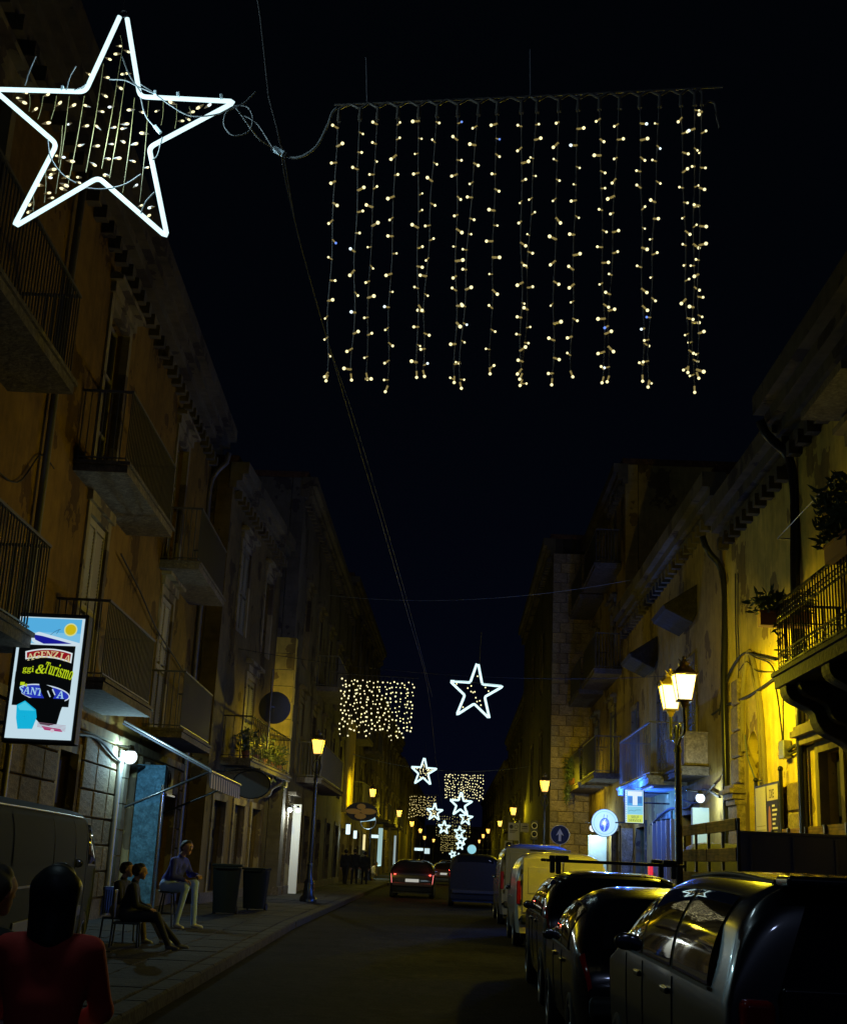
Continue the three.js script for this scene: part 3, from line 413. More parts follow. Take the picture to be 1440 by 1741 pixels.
{
  const g = thing('light_star', 'large white rope-light star with strings of warm bulbs, top left, nearest of the stars', 'Christmas star', starC, 0, 'lit stars hung over the street');
  mesh('neon_tube', new THREE.TubeGeometry(rounded(starLocal, 0.035), 420, 0.0135, 10, false), M.neon, g);
  const L = (x, y, w = 0) => at(x / 3, y / 3, 6 + w).sub(starC);
  const wires = [[530, 325, 440, 880], [625, 250, 520, 860], [640, 400, 560, 910], [688, 500, 628, 985], [760, 515, 715, 1030], [835, 520, 825, 640], [903, 530, 895, 655], [432, 490, 345, 960], [355, 490, 285, 990], [290, 490, 262, 610], [222, 490, 195, 610], [152, 480, 150, 570], [320, 640, 300, 830], [235, 870, 228, 1035], [172, 1000, 170, 1075], [615, 180, 625, 260], [968, 545, 975, 600]];
  mesh('string_wire', wires.map(([a, b, c, d]) => tube([L(a, b, 0.01), L((a + c) / 2 + 4, (b + d) / 2, 0.012), L(c, d, 0.01)], 0.0022, 10, 5)), std(C(0.16, 0.14, 0.05), 0.6), g);
  mesh('wire_tangle', [[[560, 405], [640, 410], [700, 440], [790, 480], [860, 530], [970, 590], [1120, 580], [1200, 540], [1260, 545], [1290, 600], [1270, 670], [1190, 690], [1145, 640], [1160, 570], [1240, 530], [1305, 468]], [[625, 290], [660, 380], [720, 470]], [[720, 430], [790, 475]], [[720, 500], [745, 590], [800, 660]], [[830, 700], [800, 800], [780, 815]], [[440, 960], [530, 965], [640, 940], [720, 890]], [[245, 710], [260, 800], [320, 890], [390, 935]], [[720, 1090], [745, 1030], [790, 980]], [[1250, 590], [1310, 630], [1390, 750]], [[130, 435], [150, 370], [185, 288]], [[340, 460], [360, 390], [390, 338]], [[380, 460], [420, 445], [445, 425]]].map((p) => tube(p.map(([x, y]) => L(x, y, -0.015)), 0.0042, p.length * 8, 5)), M.paleCable, g);
  mesh('clip', [[320, 450], [793, 473], [910, 482], [1130, 492], [805, 660], [1415, 770]].map(([x, y], i) => { const p = L(x, y, -0.02); return rbox(i < 4 ? 0.016 : 0.02, i < 4 ? 0.03 : 0.06, 0.014, 0.003).rotateZ(i > 3 ? 0.7 : 0.1).translate(p.x, p.y, p.z); }), std(C(0.5, 0.6, 0.62), 0.5), g);
  mesh('hook', [new THREE.TorusGeometry(0.022, 0.006, 6, 14).translate(...L(633, 70).toArray()), rod(L(633, 60), L(640, -60), 0.003, 5)], M.black, g);
  const spots = [[600, 275], [555, 300], [455, 378], [545, 395], [632, 378], [655, 375], [613, 447], [535, 487], [132, 475], [240, 485], [118, 520], [180, 560], [302, 530], [372, 540], [445, 540], [517, 568], [568, 545], [668, 560], [727, 572], [803, 566], [1020, 545], [1062, 540], [925, 617], [240, 628], [356, 632], [438, 643], [502, 650], [580, 650], [640, 632], [632, 655], [735, 680], [415, 740], [492, 745], [568, 735], [628, 722], [687, 735], [297, 795], [318, 802], [362, 822], [478, 838], [550, 810], [600, 808], [678, 822], [268, 865], [270, 888], [335, 905], [405, 905], [545, 895], [750, 855], [208, 945], [330, 943], [325, 965], [245, 985], [262, 1010], [693, 948], [718, 1050], [772, 1058], [755, 1103], [152, 1080], [160, 1040], [610, 235], [650, 262], [880, 525], [402, 930], [250, 905], [978, 572], [960, 607], [100, 500]];
  for (const [x, y] of spots) { const m = mesh('led_bulb', flatGeo, rnd() < 0.15 ? starSet[1] : starSet[0], g); m.position.copy(L(x, y, rr(-0.01, 0.03))); m.rotation.z = rr(-0.6, 0.6) + (rnd() < 0.3 ? Math.PI : 0); m.rotation.y = rr(-0.5, 0.5); const s = rr(0.6, 1.0); m.scale.set(s, s, s); }
  point(g, C(0.62, 0.88, 1), 3.5, V(0, -0.05, 0.05), 12);
}
// far stars: the same frame at its own size, its own tangle of small bulbs inside
const unit = starLocal.map((p) => p.clone().multiplyScalar(1 / (starLocal[8].x - starLocal[2].x)));
const inStar = (x, y) => { let c = false; for (let i = 0, j = unit.length - 1; i < unit.length; j = i++) { const a = unit[i], b = unit[j]; if (a.y > y !== b.y > y && x < (b.x - a.x) * (y - a.y) / (b.y - a.y) + a.x) c = !c; } return c; };
function farStar(label, px, py, d, width, turn, bulbs, fat = 0.026) {
  const g = thing('light_star', label, 'Christmas star', at(px, py, d), 0, 'lit stars hung over the street'); g.rotation.z = turn;
  const pts = unit.map((p) => V(p.x, p.y, 0).multiplyScalar(width));
  mesh('neon_tube', new THREE.TubeGeometry(rounded(pts, 0.03), 160, fat, 7, false), M.neon, g);
  const b = []; for (let t = 0; b.length < bulbs && t < 4000; t++) { const x = rr(-0.5, 0.5), y = rr(-0.6, 0.5); if (inStar(x * 1.25, y * 1.25)) b.push(ball(0.011 + 0.00018 * d, x * width, y * width, rr(-0.03, 0.03), 5)); }
  if (b.length) tag(mesh('led_bulbs', b, M.led, g), null, null, null, 'stuff');
  mesh('hanger', [rod(V(0, 0.52 * width, 0), V(0, 0.52 * width + 0.7, 0), 0.006, 5), rod(V(-0.45 * width, 0.2 * width, 0.02), V(0.45 * width, 0.16 * width, 0.02), 0.005, 5)], M.cable, g);
}
farStar('white star tilted to the right, second nearest, alone against the dark sky', 812, 1178, 25.6, 1.1, -0.03, 14);
farStar('white star filled with warm bulbs, left of the far bulb curtain', 722, 1313, 55, 1.12, 0.0, 40, 0.04);
farStar('white star just under the right far bulb curtain', 785, 1368, 64, 1.12, 0, 0, 0.05);
farStar('small white star overlapping the lower left bulb curtain', 740, 1381, 88, 1.12, 0, 16, 0.055);
farStar('small white star below and right of the star under the curtain', 793, 1391, 105, 1.12, -0.05, 6, 0.06);
farStar('small white star alone left of the far stacked column of stars', 756, 1407, 115, 1.12, 0, 6, 0.065);
farStar('tiny white star topmost of the far stacked column', 782, 1415, 128, 1.12, 0, 0, 0.07);
farStar('tiny white star second of the far stacked column', 785, 1428, 145, 1.1, 0, 0, 0.075);
farStar('tiny white star third of the far stacked column', 783, 1437, 160, 1.1, 0, 0, 0.08);
farStar('tiny white star low over the road, left of the lowest star', 770, 1452, 190, 1.0, 0.3, 0, 0.085);
farStar('lowest tiny white star just above the dark van roof', 780, 1457, 200, 1.1, 0, 0, 0.085);

// the near curtain of bulbs: a header cable, twenty strands, single bulbs
{
  const g = thing('light_curtain', 'large near curtain of warm bulbs on twenty hanging strands', 'light curtain', at(900, 168, 6.5), 0, 'bulb curtains hung over the street'), o = g.position.clone();
  const L = (x, y, w = 0) => at(500 + x / 1.895, 80 + y / 1.895, 6.5 + w).sub(o);
  const top = [145, 213, 270, 335, 402, 462, 528, 595, 655, 733, 783, 853, 915, 983, 1048, 1113, 1177, 1245, 1290, 1313], bot = [105, 188, 232, 300, 398, 412, 520, 534, 632, 732, 738, 832, 893, 1000, 1008, 1125, 1140, 1268, 1284, 1298];
  const hy = (x) => 200 - (x - 140) * 0.045;
  mesh('header_cable', [tube(top.flatMap((x, i) => i ? [L((x + top[i - 1]) / 2, hy((x + top[i - 1]) / 2) - 14), L(x, hy(x))] : [L(x, hy(x))]), 0.009, 160, 6), tube([L(130, 186), L(500, 170), L(900, 152), L(1380, 128)], 0.006, 20, 6), tube([L(1320, 190), L(1335, 175), L(1352, 180), L(1362, 230), L(1370, 262)], 0.008, 20, 6)], M.zinc, g);
  top.forEach((x) => mesh('knot', cyl(0.009, 0.014, 0.09, ...L(x, hy(x) + 20).toArray(), 8), M.zinc, g));
  mesh('hanger', rod(L(236, 188), L(232, 35), 0.005, 6), M.steel, g); mesh('hanger', rod(L(761, 158), L(760, 8), 0.005, 6), M.steel, g);
  const strandMat = std(C(0.09, 0.09, 0.088), 0.7);
  top.forEach((x0, i) => {
    const y0 = hy(x0), y1 = rr(1040, 1110), x1 = bot[i], amp = rr(3, 6), ph = rr(0, 6), X = (y) => { const t = (y - y0) / (y1 - y0), s = 1 - Math.pow(1 - Math.min(1, t), 1.4); return x0 + (x1 - x0) * (0.5 * t + 0.5 * s) + Math.sin(y / 55 + ph) * amp * t; }, zf = rr(-0.05, 0.05);
    const pts = []; for (let y = y0; y <= y1; y += 22) pts.push(L(X(y), y, zf * (y - y0) / 800));
    mesh('strand', tube(pts, 0.0042, pts.length * 2, 5), strandMat, g);
    let side = rnd() < 0.5 ? 1 : -1;
    for (let y = y0 + rr(50, 100); y < y1; y += rr(46, 72)) {
      const m = mesh('led_bulb', bulbGeo, ledSet[rnd() < 0.07 ? (rnd() < 0.25 ? 2 : 1) : 0], g); m.position.copy(L(X(y), y, zf * (y - y0) / 800));
      m.quaternion.setFromUnitVectors(V(0, 1, 0), V(side * rr(0.5, 1), rr(-0.9, 0.35), rr(-0.1, 0.9)).normalize()); side = rnd() < 0.75 ? -side : side; const s = rr(0.65, 1.25); m.scale.set(s, s, s);
    }
    const m = mesh('led_bulb', bulbGeo, ledSet[0], g); m.position.copy(pts[pts.length - 1]); m.rotation.z = Math.PI + rr(-0.4, 0.4);
  });
}
function farCurtain(label, x0, y0, x1, y1, d, n, per, tilt = 0, mat = M.led) {
  const c = at((x0 + x1) / 2, y0, d), g = thing('light_curtain', label, 'light curtain', c, 0, 'bulb curtains hung over the street'), W = (x1 - x0) * d / LENS, H = (y1 - y0) * d / LENS, b = [], s = [];
  for (let i = 0; i < n; i++) {
    const x = W * ((i + 0.5) / n - 0.5 + rr(-0.2, 0.2) / n), l = H * rr(0.86, 1.02), yt = -x * tilt, pts = [0, 0.25, 0.5, 0.75, 1].map((t) => V(x + rr(-0.04, 0.04), yt - t * l, rr(-0.03, 0.03)));
    s.push(tube(pts, 0.005, 10, 4));
    for (let k = 0; k < per; k++) { const t = (k + rr(0.2, 0.8)) / per; b.push(ball((0.012 + 0.00022 * d) * rr(0.75, 1.25), x + rr(-0.045, 0.045), yt - 0.1 - t * (l - 0.1), rr(-0.03, 0.03), 6)); }
  }
  tag(mesh('led_bulbs', b, mat, g), null, null, null, 'stuff');
  mesh('strands', s, M.cable, g); mesh('header_cable', rod(V(-W / 2 - 0.1, (W / 2) * tilt, 0), V(W / 2 + 0.1, -(W / 2) * tilt, 0), 0.014, 6), M.cable, g);
}
farCurtain('wide bulb curtain left of the second star, second nearest', 580, 1149, 706, 1257, 34, 19, 12, 0.03);
farCurtain('bulb curtain right of the bulb-filled star', 757, 1312, 822, 1362, 65, 16, 9);
farCurtain('bulb curtain behind the small star, lower left', 696, 1351, 743, 1391, 90, 13, 8, 0, glow(C(1, 0.8, 0.3), 0.9));
farCurtain('dim golden bulb curtain behind the far stacked stars, upper', 742, 1385, 800, 1425, 120, 14, 8, 0, glow(C(1, 0.85, 0.3), 0.4));
farCurtain('dim golden bulb curtain low behind the far stacked stars', 750, 1418, 778, 1449, 160, 10, 8, 0, glow(C(1, 0.8, 0.25), 0.5));

// cables over the street
tag(mesh('overhead_cable', [tube([at(430, -60, 5.5), at(440, 0, 5.8), at(452, 130, 6.1), at(456, 160, 6.2), at(472, 225, 6.4), at(483, 265, 6.6), at(500, 370, 7.4), at(540, 520, 9), at(592, 700, 12), at(640, 860, 16), at(692, 1040, 24), at(726, 1165, 36), at(742, 1300, 60), at(752, 1370, 90)], 0.0045, 200, 6), tube([at(456, 160, 6.2), at(474, 230, 6.4), at(484, 300, 6.9), at(545, 540, 9.2), at(600, 705, 12), at(648, 866, 16), at(700, 1050, 24), at(735, 1185, 36)], 0.0035, 160, 6)], M.cable), 'long black cable running down the middle of the street overhead', 'cable');
tag(mesh('supply_cable', [tube([at(400, 180, 6), at(418, 205, 6.1), at(440, 235, 6.3), at(466, 252, 6.45), at(476, 258, 6.5)], 0.006, 40, 6), tube([at(478, 262, 6.5), at(505, 268, 6.5), at(535, 252, 6.5), at(556, 215, 6.5), at(566, 190, 6.5), at(572, 184, 6.5)], 0.008, 40, 6)], M.paleCable), 'grey supply cable looping between the big star and the bulb curtain', 'cable');
{
  const g = thing('connector', 'small grey plastic connector between big star and bulb curtain', 'connector', at(475, 258, 6.48), 0); g.rotation.z = -0.5;
  mesh('body', rbox(0.07, 0.035, 0.03, 0.006), std(C(0.35, 0.45, 0.5), 0.5), g); mesh('gland', [cyl(0.009, 0.009, 0.03, 0.045, 0, 0, 8).rotateZ(0), cyl(0.009, 0.009, 0.03, -0.045, 0, 0, 8)], M.black, g);
}
const cross = (label, a, b, s, r = 0.012, mat = M.paleCable) => tag(mesh('cross_cable', tube(sag(a, b, s, 16), r, 60, 6), mat), label, 'cable');
cross('thin cable slung across the street above the second star', at(560, 1012, 44), at(1112, 978, 38), 0.45, 0.01);
cross('sagging cable across the street above the two far curtains', at(600, 1282, 66), at(905, 1302, 66), 0.55, 0.016);
cross('thin cable carrying the second bulb curtain and star', V(-6.2, 6.9, -34), V(5.6, 6.6, -34), 0.35, 0.008, M.cable);
// ---------- lit signs and shop lights ----------
const screen = (t, k) => std(C(0.02, 0.02, 0.02), 0.35, { emissive: C(0.84, 0.96, 1), emissiveMap: t, emissiveIntensity: k });
{
  const t = canvasMap(512, 956, (c, w, h) => {
    c.fillStyle = '#e6f4fc'; c.fillRect(0, 0, w, h);
    c.fillStyle = '#63bff2'; c.fillRect(22, 8, 468, 200); c.fillStyle = '#8ed3f8'; c.fillRect(22, 120, 468, 90);
    c.fillStyle = '#f4f0a0'; c.beginPath(); c.arc(408, 92, 52, 0, 7); c.fill(); c.fillStyle = '#eec814'; c.beginPath(); c.arc(408, 92, 42, 0, 7); c.fill();
    c.strokeStyle = '#33506a'; c.lineWidth = 3; c.beginPath(); c.moveTo(250, 145); c.quadraticCurveTo(290, 100, 330, 90); c.moveTo(300, 130); c.lineTo(318, 96); c.stroke();
    c.fillStyle = '#eef6ff'; c.beginPath(); c.moveTo(90, 150); c.lineTo(160, 118); c.lineTo(490, 196); c.lineTo(490, 222); c.lineTo(180, 226); c.lineTo(120, 200); c.fill();
    c.fillStyle = '#1a1a9e'; c.beginPath(); c.moveTo(120, 140); c.lineTo(190, 150); c.lineTo(430, 204); c.lineTo(210, 212); c.lineTo(140, 182); c.fill();
    c.fillStyle = '#050708'; c.fillRect(22, 222, 440, 480);
    c.save(); c.translate(265, 300); c.fillStyle = '#ffffff'; c.beginPath(); c.moveTo(-190, -22); c.quadraticCurveTo(0, -80, 180, -22); c.lineTo(178, 58); c.quadraticCurveTo(0, -6, -182, 42); c.fill();
    c.fillStyle = '#a81420'; c.beginPath(); c.moveTo(-178, -14); c.quadraticCurveTo(0, -68, 168, -14); c.lineTo(166, 44); c.quadraticCurveTo(0, -18, -172, 30); c.fill();
    c.font = 'bold 74px serif'; c.textAlign = 'center'; c.fillStyle = '#f6dca0'; 'AGENZIA'.split('').forEach((ch, i) => { const u = (i - 3) / 3; c.save(); c.translate(u * 142, 8 + u * u * 26); c.rotate(u * 0.2); c.fillText(ch, 0, 12); c.restore(); }); c.restore();
    c.fillStyle = '#d8e81c'; c.textAlign = 'left'; c.font = 'bold 96px serif'; c.save(); c.translate(232, 440); c.rotate(0.22); c.scale(0.57, 1.3); c.fillText('Turismo', 0, 0); c.restore();
    c.font = 'italic bold 96px serif'; c.fillText('&', 164, 448); c.font = 'bold 60px serif'; c.fillText('ggi', 72, 438);
    c.fillStyle = '#f2f6ff'; c.beginPath(); c.ellipse(262, 600, 204, 66, 0.12, 0, 7); c.fill(); c.fillStyle = '#2c3cc4'; c.beginPath(); c.ellipse(262, 600, 194, 56, 0.12, 0, 7); c.fill();
    c.fillStyle = '#bfe6ff'; c.font = 'bold 78px serif'; c.save(); c.translate(72, 606); c.rotate(0.1); c.fillText('SANT', -14, 0, 190); c.fillText('A', 288, -2); c.restore();
    c.fillStyle = '#d8e81c'; c.fillRect(68, 520, 34, 26); c.fillRect(108, 532, 14, 22);
    c.fillStyle = '#040607'; const poly = (p) => { c.beginPath(); p.forEach(([x, y], i) => i ? c.lineTo(x, y) : c.moveTo(x, y)); c.fill(); };
    poly([[24, 548], [66, 566], [90, 612], [150, 640], [430, 640], [404, 740], [388, 835], [330, 850], [262, 842], [120, 700], [24, 660]]); poly([[214, 530], [262, 532], [318, 552], [352, 604], [330, 650], [280, 660], [240, 600]]); poly([[20, 440], [150, 470], [170, 500], [60, 520], [20, 520]]);
    c.strokeStyle = '#e8f0ff'; c.lineWidth = 9; c.beginPath(); c.moveTo(286, 580); c.lineTo(312, 628); c.moveTo(322, 566); c.lineTo(348, 612); c.stroke();
    c.fillStyle = '#18c4ec'; c.beginPath(); c.moveTo(62, 700); c.lineTo(122, 664); c.lineTo(214, 730); c.lineTo(228, 790); c.lineTo(204, 880); c.lineTo(92, 884); c.lineTo(70, 800); c.fill(); c.fillStyle = '#52dcf8'; c.beginPath(); c.moveTo(70, 710); c.lineTo(122, 674); c.lineTo(210, 740); c.lineTo(90, 740); c.fill();
    c.fillStyle = '#cc3c78'; c.beginPath(); c.moveTo(270, 852); c.lineTo(420, 872); c.lineTo(440, 894); c.lineTo(300, 884); c.fill(); c.fillStyle = '#f4d8e4'; c.beginPath(); c.arc(360, 886, 15, 0, 7); c.fill();
    c.strokeStyle = '#c08aa0'; c.lineWidth = 3; for (let i = 0; i < 5; i++) { c.beginPath(); c.moveTo(240, 828 + i * 8); c.lineTo(460, 846 + i * 10); c.stroke(); }
  });
  const g = thing('light_box_sign', 'large lit AGENZIA & Turismo travel agency sign under the near balcony', 'shop sign', at(78, 1152, 15.4), 0.02);
  mesh('casing', rbox(0.92, 1.64, 0.2, 0.02, 0, 0, -0.105), M.black, g);
  const s = mesh('sign_face', new THREE.PlaneGeometry(0.83, 1.53).translate(0, 0, 0.0), screen(t, 0.8), g); s.position.z = 0.004;
  mesh('bracket', [box2(-0.85, -0.4, 0.55, 0.6, -0.13, -0.08), box2(-0.85, -0.4, -0.6, -0.55, -0.13, -0.08)], M.iron, g);
  panel(g, C(0.6, 0.9, 1), 0.3, 0.8, 1.5, V(0, 0, 0.02), V(0, 0, 1));
}
function bulkhead(name, label, p, r, k, cnt = 1, c = COOL) {
  const g = thing(name, label, 'lamp', p);
  for (let i = 0; i < cnt; i++) { mesh('globe', ball(r, (i - (cnt - 1) / 2) * 0.28, 0, 0, 14), M.white, g); mesh('bracket', [cyl(r * 0.45, r * 0.6, r * 0.8, (i - (cnt - 1) / 2) * 0.28, r * 1.2, 0, 10), rod(V((i - (cnt - 1) / 2) * 0.28, r * 1.4, 0), V((i - (cnt - 1) / 2) * 0.28 - 0.3, r * 1.6, 0), 0.015, 6)], M.iron, g); }
  point(g, c, k, V(0, cnt > 1 ? -r * 1.3 : 0, 0), 2);
  return g;
}
// cafe on the left: globe lamp, door jamb of pale marble, dark awning on folding arms, air conditioner
bulkhead('globe_lamp', 'bright white globe lamp at the cafe entrance under the awning', at(222, 1287, 24.6), 0.14, 12, 1, C(0.5, 0.86, 1));
mesh('door_jamb', [box2(L1.U(27.05), L1.U(27.24), 0.1, 3.2, 0, 0.62)], M.marbleBlue, L1.g);
mesh('door_pilaster', [0, 1, 2, 3, 4, 5].map((i) => box2(L1.U(25.0), L1.U(25.36), 0.3 + i * 0.5, 0.78 + i * 0.5, 0, 0.2 + (i % 2) * 0.004)), M.pale, L1.g);
mesh('door_pilaster', [0, 1, 2, 3, 4, 5].map((i) => box2(L1.U(27.45), L1.U(28.1), 0.3 + i * 0.5, 0.78 + i * 0.5, 0, 0.2 + (i % 2) * 0.004)), M.pale, L1.g);
{
  const g = thing('awning', 'dark blue sloping shop awning with pale striped valance over the cafe', 'awning', L1.W(25.2, 0, 0), L1.g.rotation.y), len = L1.U(30.2) - L1.U(25.2), s = new THREE.Shape([[0, 3.9], [1.85, 3.02], [1.85, 2.99], [0, 3.86]].map(([x, y]) => new THREE.Vector2(x, y)));
  mesh('cloth', new THREE.ExtrudeGeometry(s, { depth: len, bevelEnabled: false }).rotateY(-Math.PI / 2).translate(len, 0, 0), M.canvas, g);
  const a = [], c2 = []; for (let i = 0, n = 26; i < n; i++) (i % 2 ? a : c2).push(box(len / n - 0.01, 0.3 + (i % 2) * 0.02, 0.008, (i + 0.5) * len / n, 2.85, 1.86, -0.04));
  { const pale = std(C(0.5, 0.42, 0.36), 0.9); a.forEach((q) => mesh('valance_strip', q, pale, g)); c2.forEach((q) => mesh('valance_strip', q, M.canvas, g)); }
  mesh('front_bar', rod(V(-0.02, 3.01, 1.87), V(len + 0.02, 3.01, 1.87), 0.03), M.steel, g); mesh('side_bar', rod(V(0, 3.93, 0.03), V(0, 3.05, 1.86), 0.024), M.steel, g);
  for (const u of [0.05, len - 0.9]) mesh('folding_arm', rod(V(u, 2.15, 0.03), V(u, 2.98, 1.8), 0.025), M.iron, g);
}
{
  const g = thing('air_conditioner', 'boxy air conditioner unit on a shelf under the awning', 'air conditioner', L1.W(27.9, 2.62, 0.42), L1.g.rotation.y);
  mesh('casing', rbox(0.85, 0.6, 0.34, 0.02, 0, 0.3, 0), std(C(0.3, 0.31, 0.34), 0.6), g); mesh('fan_grille', [0.21, 0.16, 0.1, 0.04].map((r) => new THREE.TorusGeometry(r, 0.008, 5, 20).translate(-0.15, 0.3, 0.175)), M.black, g);
  mesh('fan_recess', cyl(0.22, 0.22, 0.01, 0, 0, 0, 24).rotateX(Math.PI / 2).translate(-0.15, 0.3, 0.168), M.black, g); mesh('shelf', [box2(-0.5, 0.5, -0.04, 0, -0.4, 0.22)], M.steel, g);
}
tag(mesh('awning_post', rod(L1.W(26.2, 0.12, 0.75), L1.W(26.2, 2.75, 0.75), 0.03), M.chrome), 'slim pale metal post between the cafe door and the man in blue', 'post');
bulkhead('door_lamp', 'pair of white round lamps above the bright white doorway on the left', at(500, 1377, 42.9), 0.09, 8, 2, C(0.9, 1, 0.95));
mesh('door_jamb', box2(L3.U(44.7), L3.U(44.85), 0.1, 3.15, -0.3, 0.33), M.marbleWhite, L3.g);
mesh('doorway_frame', [box2(L3.U(42.9), L3.U(43.05), 0.1, 3.3, 0.002, 0.1), box2(L3.U(43.05), L3.U(44.9), 3.4, 3.5, 0, 0.3)], M.slab, L3.g);
// dish, oval board, cloud-shaped board, far left shop lights
{
  const g = thing('satellite_dish', 'dark round satellite dish above the planted balcony', 'satellite dish', at(467, 1203, 36.2), 0);
  mesh('reflector', lathe([[0, -0.09], [0.18, -0.075], [0.34, -0.03], [0.46, 0.03], [0.47, 0.035], [0.45, 0.04], [0.33, -0.018], [0, -0.075]], 32).rotateX(-Math.PI / 2), std(C(0.1, 0.1, 0.09), 0.8), g); mesh('feed_arm', [rod(V(0, -0.42, -0.02), V(0, -0.12, -0.45), 0.015), ball(0.05, 0, -0.1, -0.46)], M.steel, g); mesh('mast', [rod(V(0, 0, 0.09), V(-0.1, 0, 0.2), 0.03), rod(V(-0.1, -1.2, 0.2), V(-0.1, 1.1, 0.2), 0.03)], M.zinc, g);
}
{
  const g = thing('oval_sign', 'unlit dark oval shop sign hanging below the planted balcony', 'shop sign', at(428, 1334, 33.4), 0.1);
  mesh('board', cyl(0.5, 0.5, 0.12, 0, 0, 0, 36).rotateX(Math.PI / 2).scale(1, 0.72, 1), std(C(0.05, 0.05, 0.055), 0.5), g); mesh('rim', new THREE.TorusGeometry(0.5, 0.02, 8, 40).scale(1, 0.72, 1).translate(0, 0, 0.07), M.iron, g); mesh('bracket', rod(V(-1.0, 0.3, 0), V(0.2, 0.42, 0), 0.02), M.iron, g);
}
{
  const p = at(615, 1380, 57.5), g = thing('cloud_sign', 'orange cloud-shaped board lit by the second left lamp', 'shop sign', p, 0.12), blob = (x, y, a, b) => cyl(1, 1, 0.06, 0, 0, 0, 22).rotateX(Math.PI / 2).scale(a, b, 1).translate(x, y, 0);
  mesh('board', [blob(-0.38, 0, 0.34, 0.12), blob(0.3, 0.02, 0.36, 0.13), blob(-0.03, 0.22, 0.2, 0.13), blob(-0.05, -0.2, 0.26, 0.13)], std(C(0.75, 0.42, 0.08), 0.6), g); mesh('backing', blob(0, 0, 0.72, 0.42).translate(0, 0, -0.07), M.black, g);
}
{
  const p = at(626, 1396, 60), g = thing('half_disc_sign', 'pale blue lit half-disc sign below the cloud-shaped board', 'shop sign', p, 0);
  mesh('disc', new THREE.CylinderGeometry(0.36, 0.36, 0.1, 28, 1, false, Math.PI / 2, Math.PI).rotateX(Math.PI / 2).rotateZ(0.15), glow(C(0.5, 0.85, 1), 0.75), g); mesh('rim', new THREE.TorusGeometry(0.37, 0.02, 6, 28, Math.PI).rotateZ(Math.PI + 0.15), M.steel, g); point(g, COOL, 0.5, V(0, -0.3, 0.15));
}
const farShop = (label, x, y, d, w, h, c, k, li) => { const g = thing('lit_shop_sign', label, 'shop light', at(x, y, d)); mesh('tube', rbox(w, h, 0.12, 0.03), glow(c, k), g); mesh('holder', box2(-w / 2 - 0.03, w / 2 + 0.03, h / 2 + 0.002, h / 2 + 0.06, -0.06, 0.06), M.iron, g); if (li) point(g, c, li, V(w > 0.2 ? 0 : 0.25, -h / 2 - 0.12, 0.2)); return g; };
farShop('white oval lamp at the far left shop front, leftmost of the pair', 592, 1410, 66, 0.22, 0.5, COOL, 1.2, 1.2);
farShop('white oval lamp at the far left shop front, right one of the pair', 604, 1419, 70, 0.18, 0.42, COOL, 1.2, 0);
farShop('warm narrow hanging lamp between the oval lamps and the white post', 619, 1432, 76, 0.14, 0.9, C(1, 0.85, 0.4), 0.9, 0.8);
farShop('tall pale cyan light strip beside the far left shop door', 646, 1440, 84, 0.28, 2.4, C(0.6, 0.95, 0.95), 0.5, 2.5);
farShop('small white lamp on the bracket over the far left shop', 637, 1422, 82, 0.5, 0.2, COOL, 1.1, 0);
farShop('narrow white light strip behind the moving car, far left', 671, 1446, 98, 0.16, 2.2, COOL, 0.35, 1.2);
farShop('curved white shop light over the far pavement, beside the fourth lamp', 712, 1444, 118, 0.8, 0.24, COOL, 1, 1.5);
farShop('round white shop light at the far left, right of the curved one', 726, 1447, 125, 0.5, 0.5, COOL, 0.8, 0);
{
  const g = thing('disc_sign', 'pale cyan lit round sign far down the right side of the street', 'shop sign', at(802, 1444, 105)); mesh('face', cyl(0.36, 0.36, 0.1, 0, 0, 0, 28).rotateX(Math.PI / 2), glow(C(0.35, 0.85, 1), 0.75), g); mesh('rim', new THREE.TorusGeometry(0.37, 0.025, 6, 30), M.steel, g); mesh('arm', rod(V(0.37, 0, 0), V(3.2, 0.1, 0), 0.03, 6), M.iron, g);
}
// right: tobacco sign, coffee sign, blue strip, door lamps
{
  const t = canvasMap(256, 460, (c, w, h) => {
    c.fillStyle = '#e9fbff'; c.fillRect(0, 0, w, h); c.fillStyle = '#3aa4e0'; c.fillRect(26, 8, 222, 216); c.fillStyle = '#1f6fb8'; c.fillRect(44, 96, 56, 90); c.fillRect(178, 96, 56, 90);
    c.fillStyle = '#ffffff'; c.fillRect(34, 18, 206, 66); c.fillRect(104, 18, 68, 196); c.fillStyle = '#8fd8e8'; c.fillRect(26, 232, 222, 110); c.strokeStyle = '#4d8f9a'; c.lineWidth = 7; c.beginPath(); c.moveTo(50, 300); c.bezierCurveTo(90, 260, 120, 320, 150, 280); c.lineTo(220, 276); c.stroke();
    c.fillStyle = '#e6ee3c'; c.fillRect(26, 346, 222, 108); c.fillStyle = '#7a8a18'; c.font = 'bold 52px sans-serif'; c.textAlign = 'center'; c.fillText('SELF', 137, 396); c.font = 'bold 44px sans-serif'; c.fillText('SERVICE', 137, 442, 206);
    c.fillStyle = '#7fc4e8'; for (let i = 0; i < 14; i++) c.fillRect(6, 10 + i * 32, 12, 18);
  });
  const g = thing('light_box_sign', 'lit blue sign with white T and yellow SELF SERVICE strip', 'shop sign', at(1078, 1371, 32.6), -0.02);
  mesh('casing', rbox(0.52, 0.86, 0.14, 0.02, 0, 0, -0.075), M.black, g); mesh('sign_face', new THREE.PlaneGeometry(0.46, 0.82).translate(0, 0, 0.003), screen(t, 0.85), g); mesh('arm', rod(V(0.25, 0.1, -0.07), V(0.9, 0.1, -0.07), 0.02), M.iron, g); mesh('arm', rod(V(0.25, 0.36, -0.07), V(0.9, 0.36, -0.07), 0.015), M.iron, g);
  panel(g, C(0.5, 0.85, 1), 0.4, 0.44, 0.8, V(0, 0, 0.02), V(0, 0, 1));
}
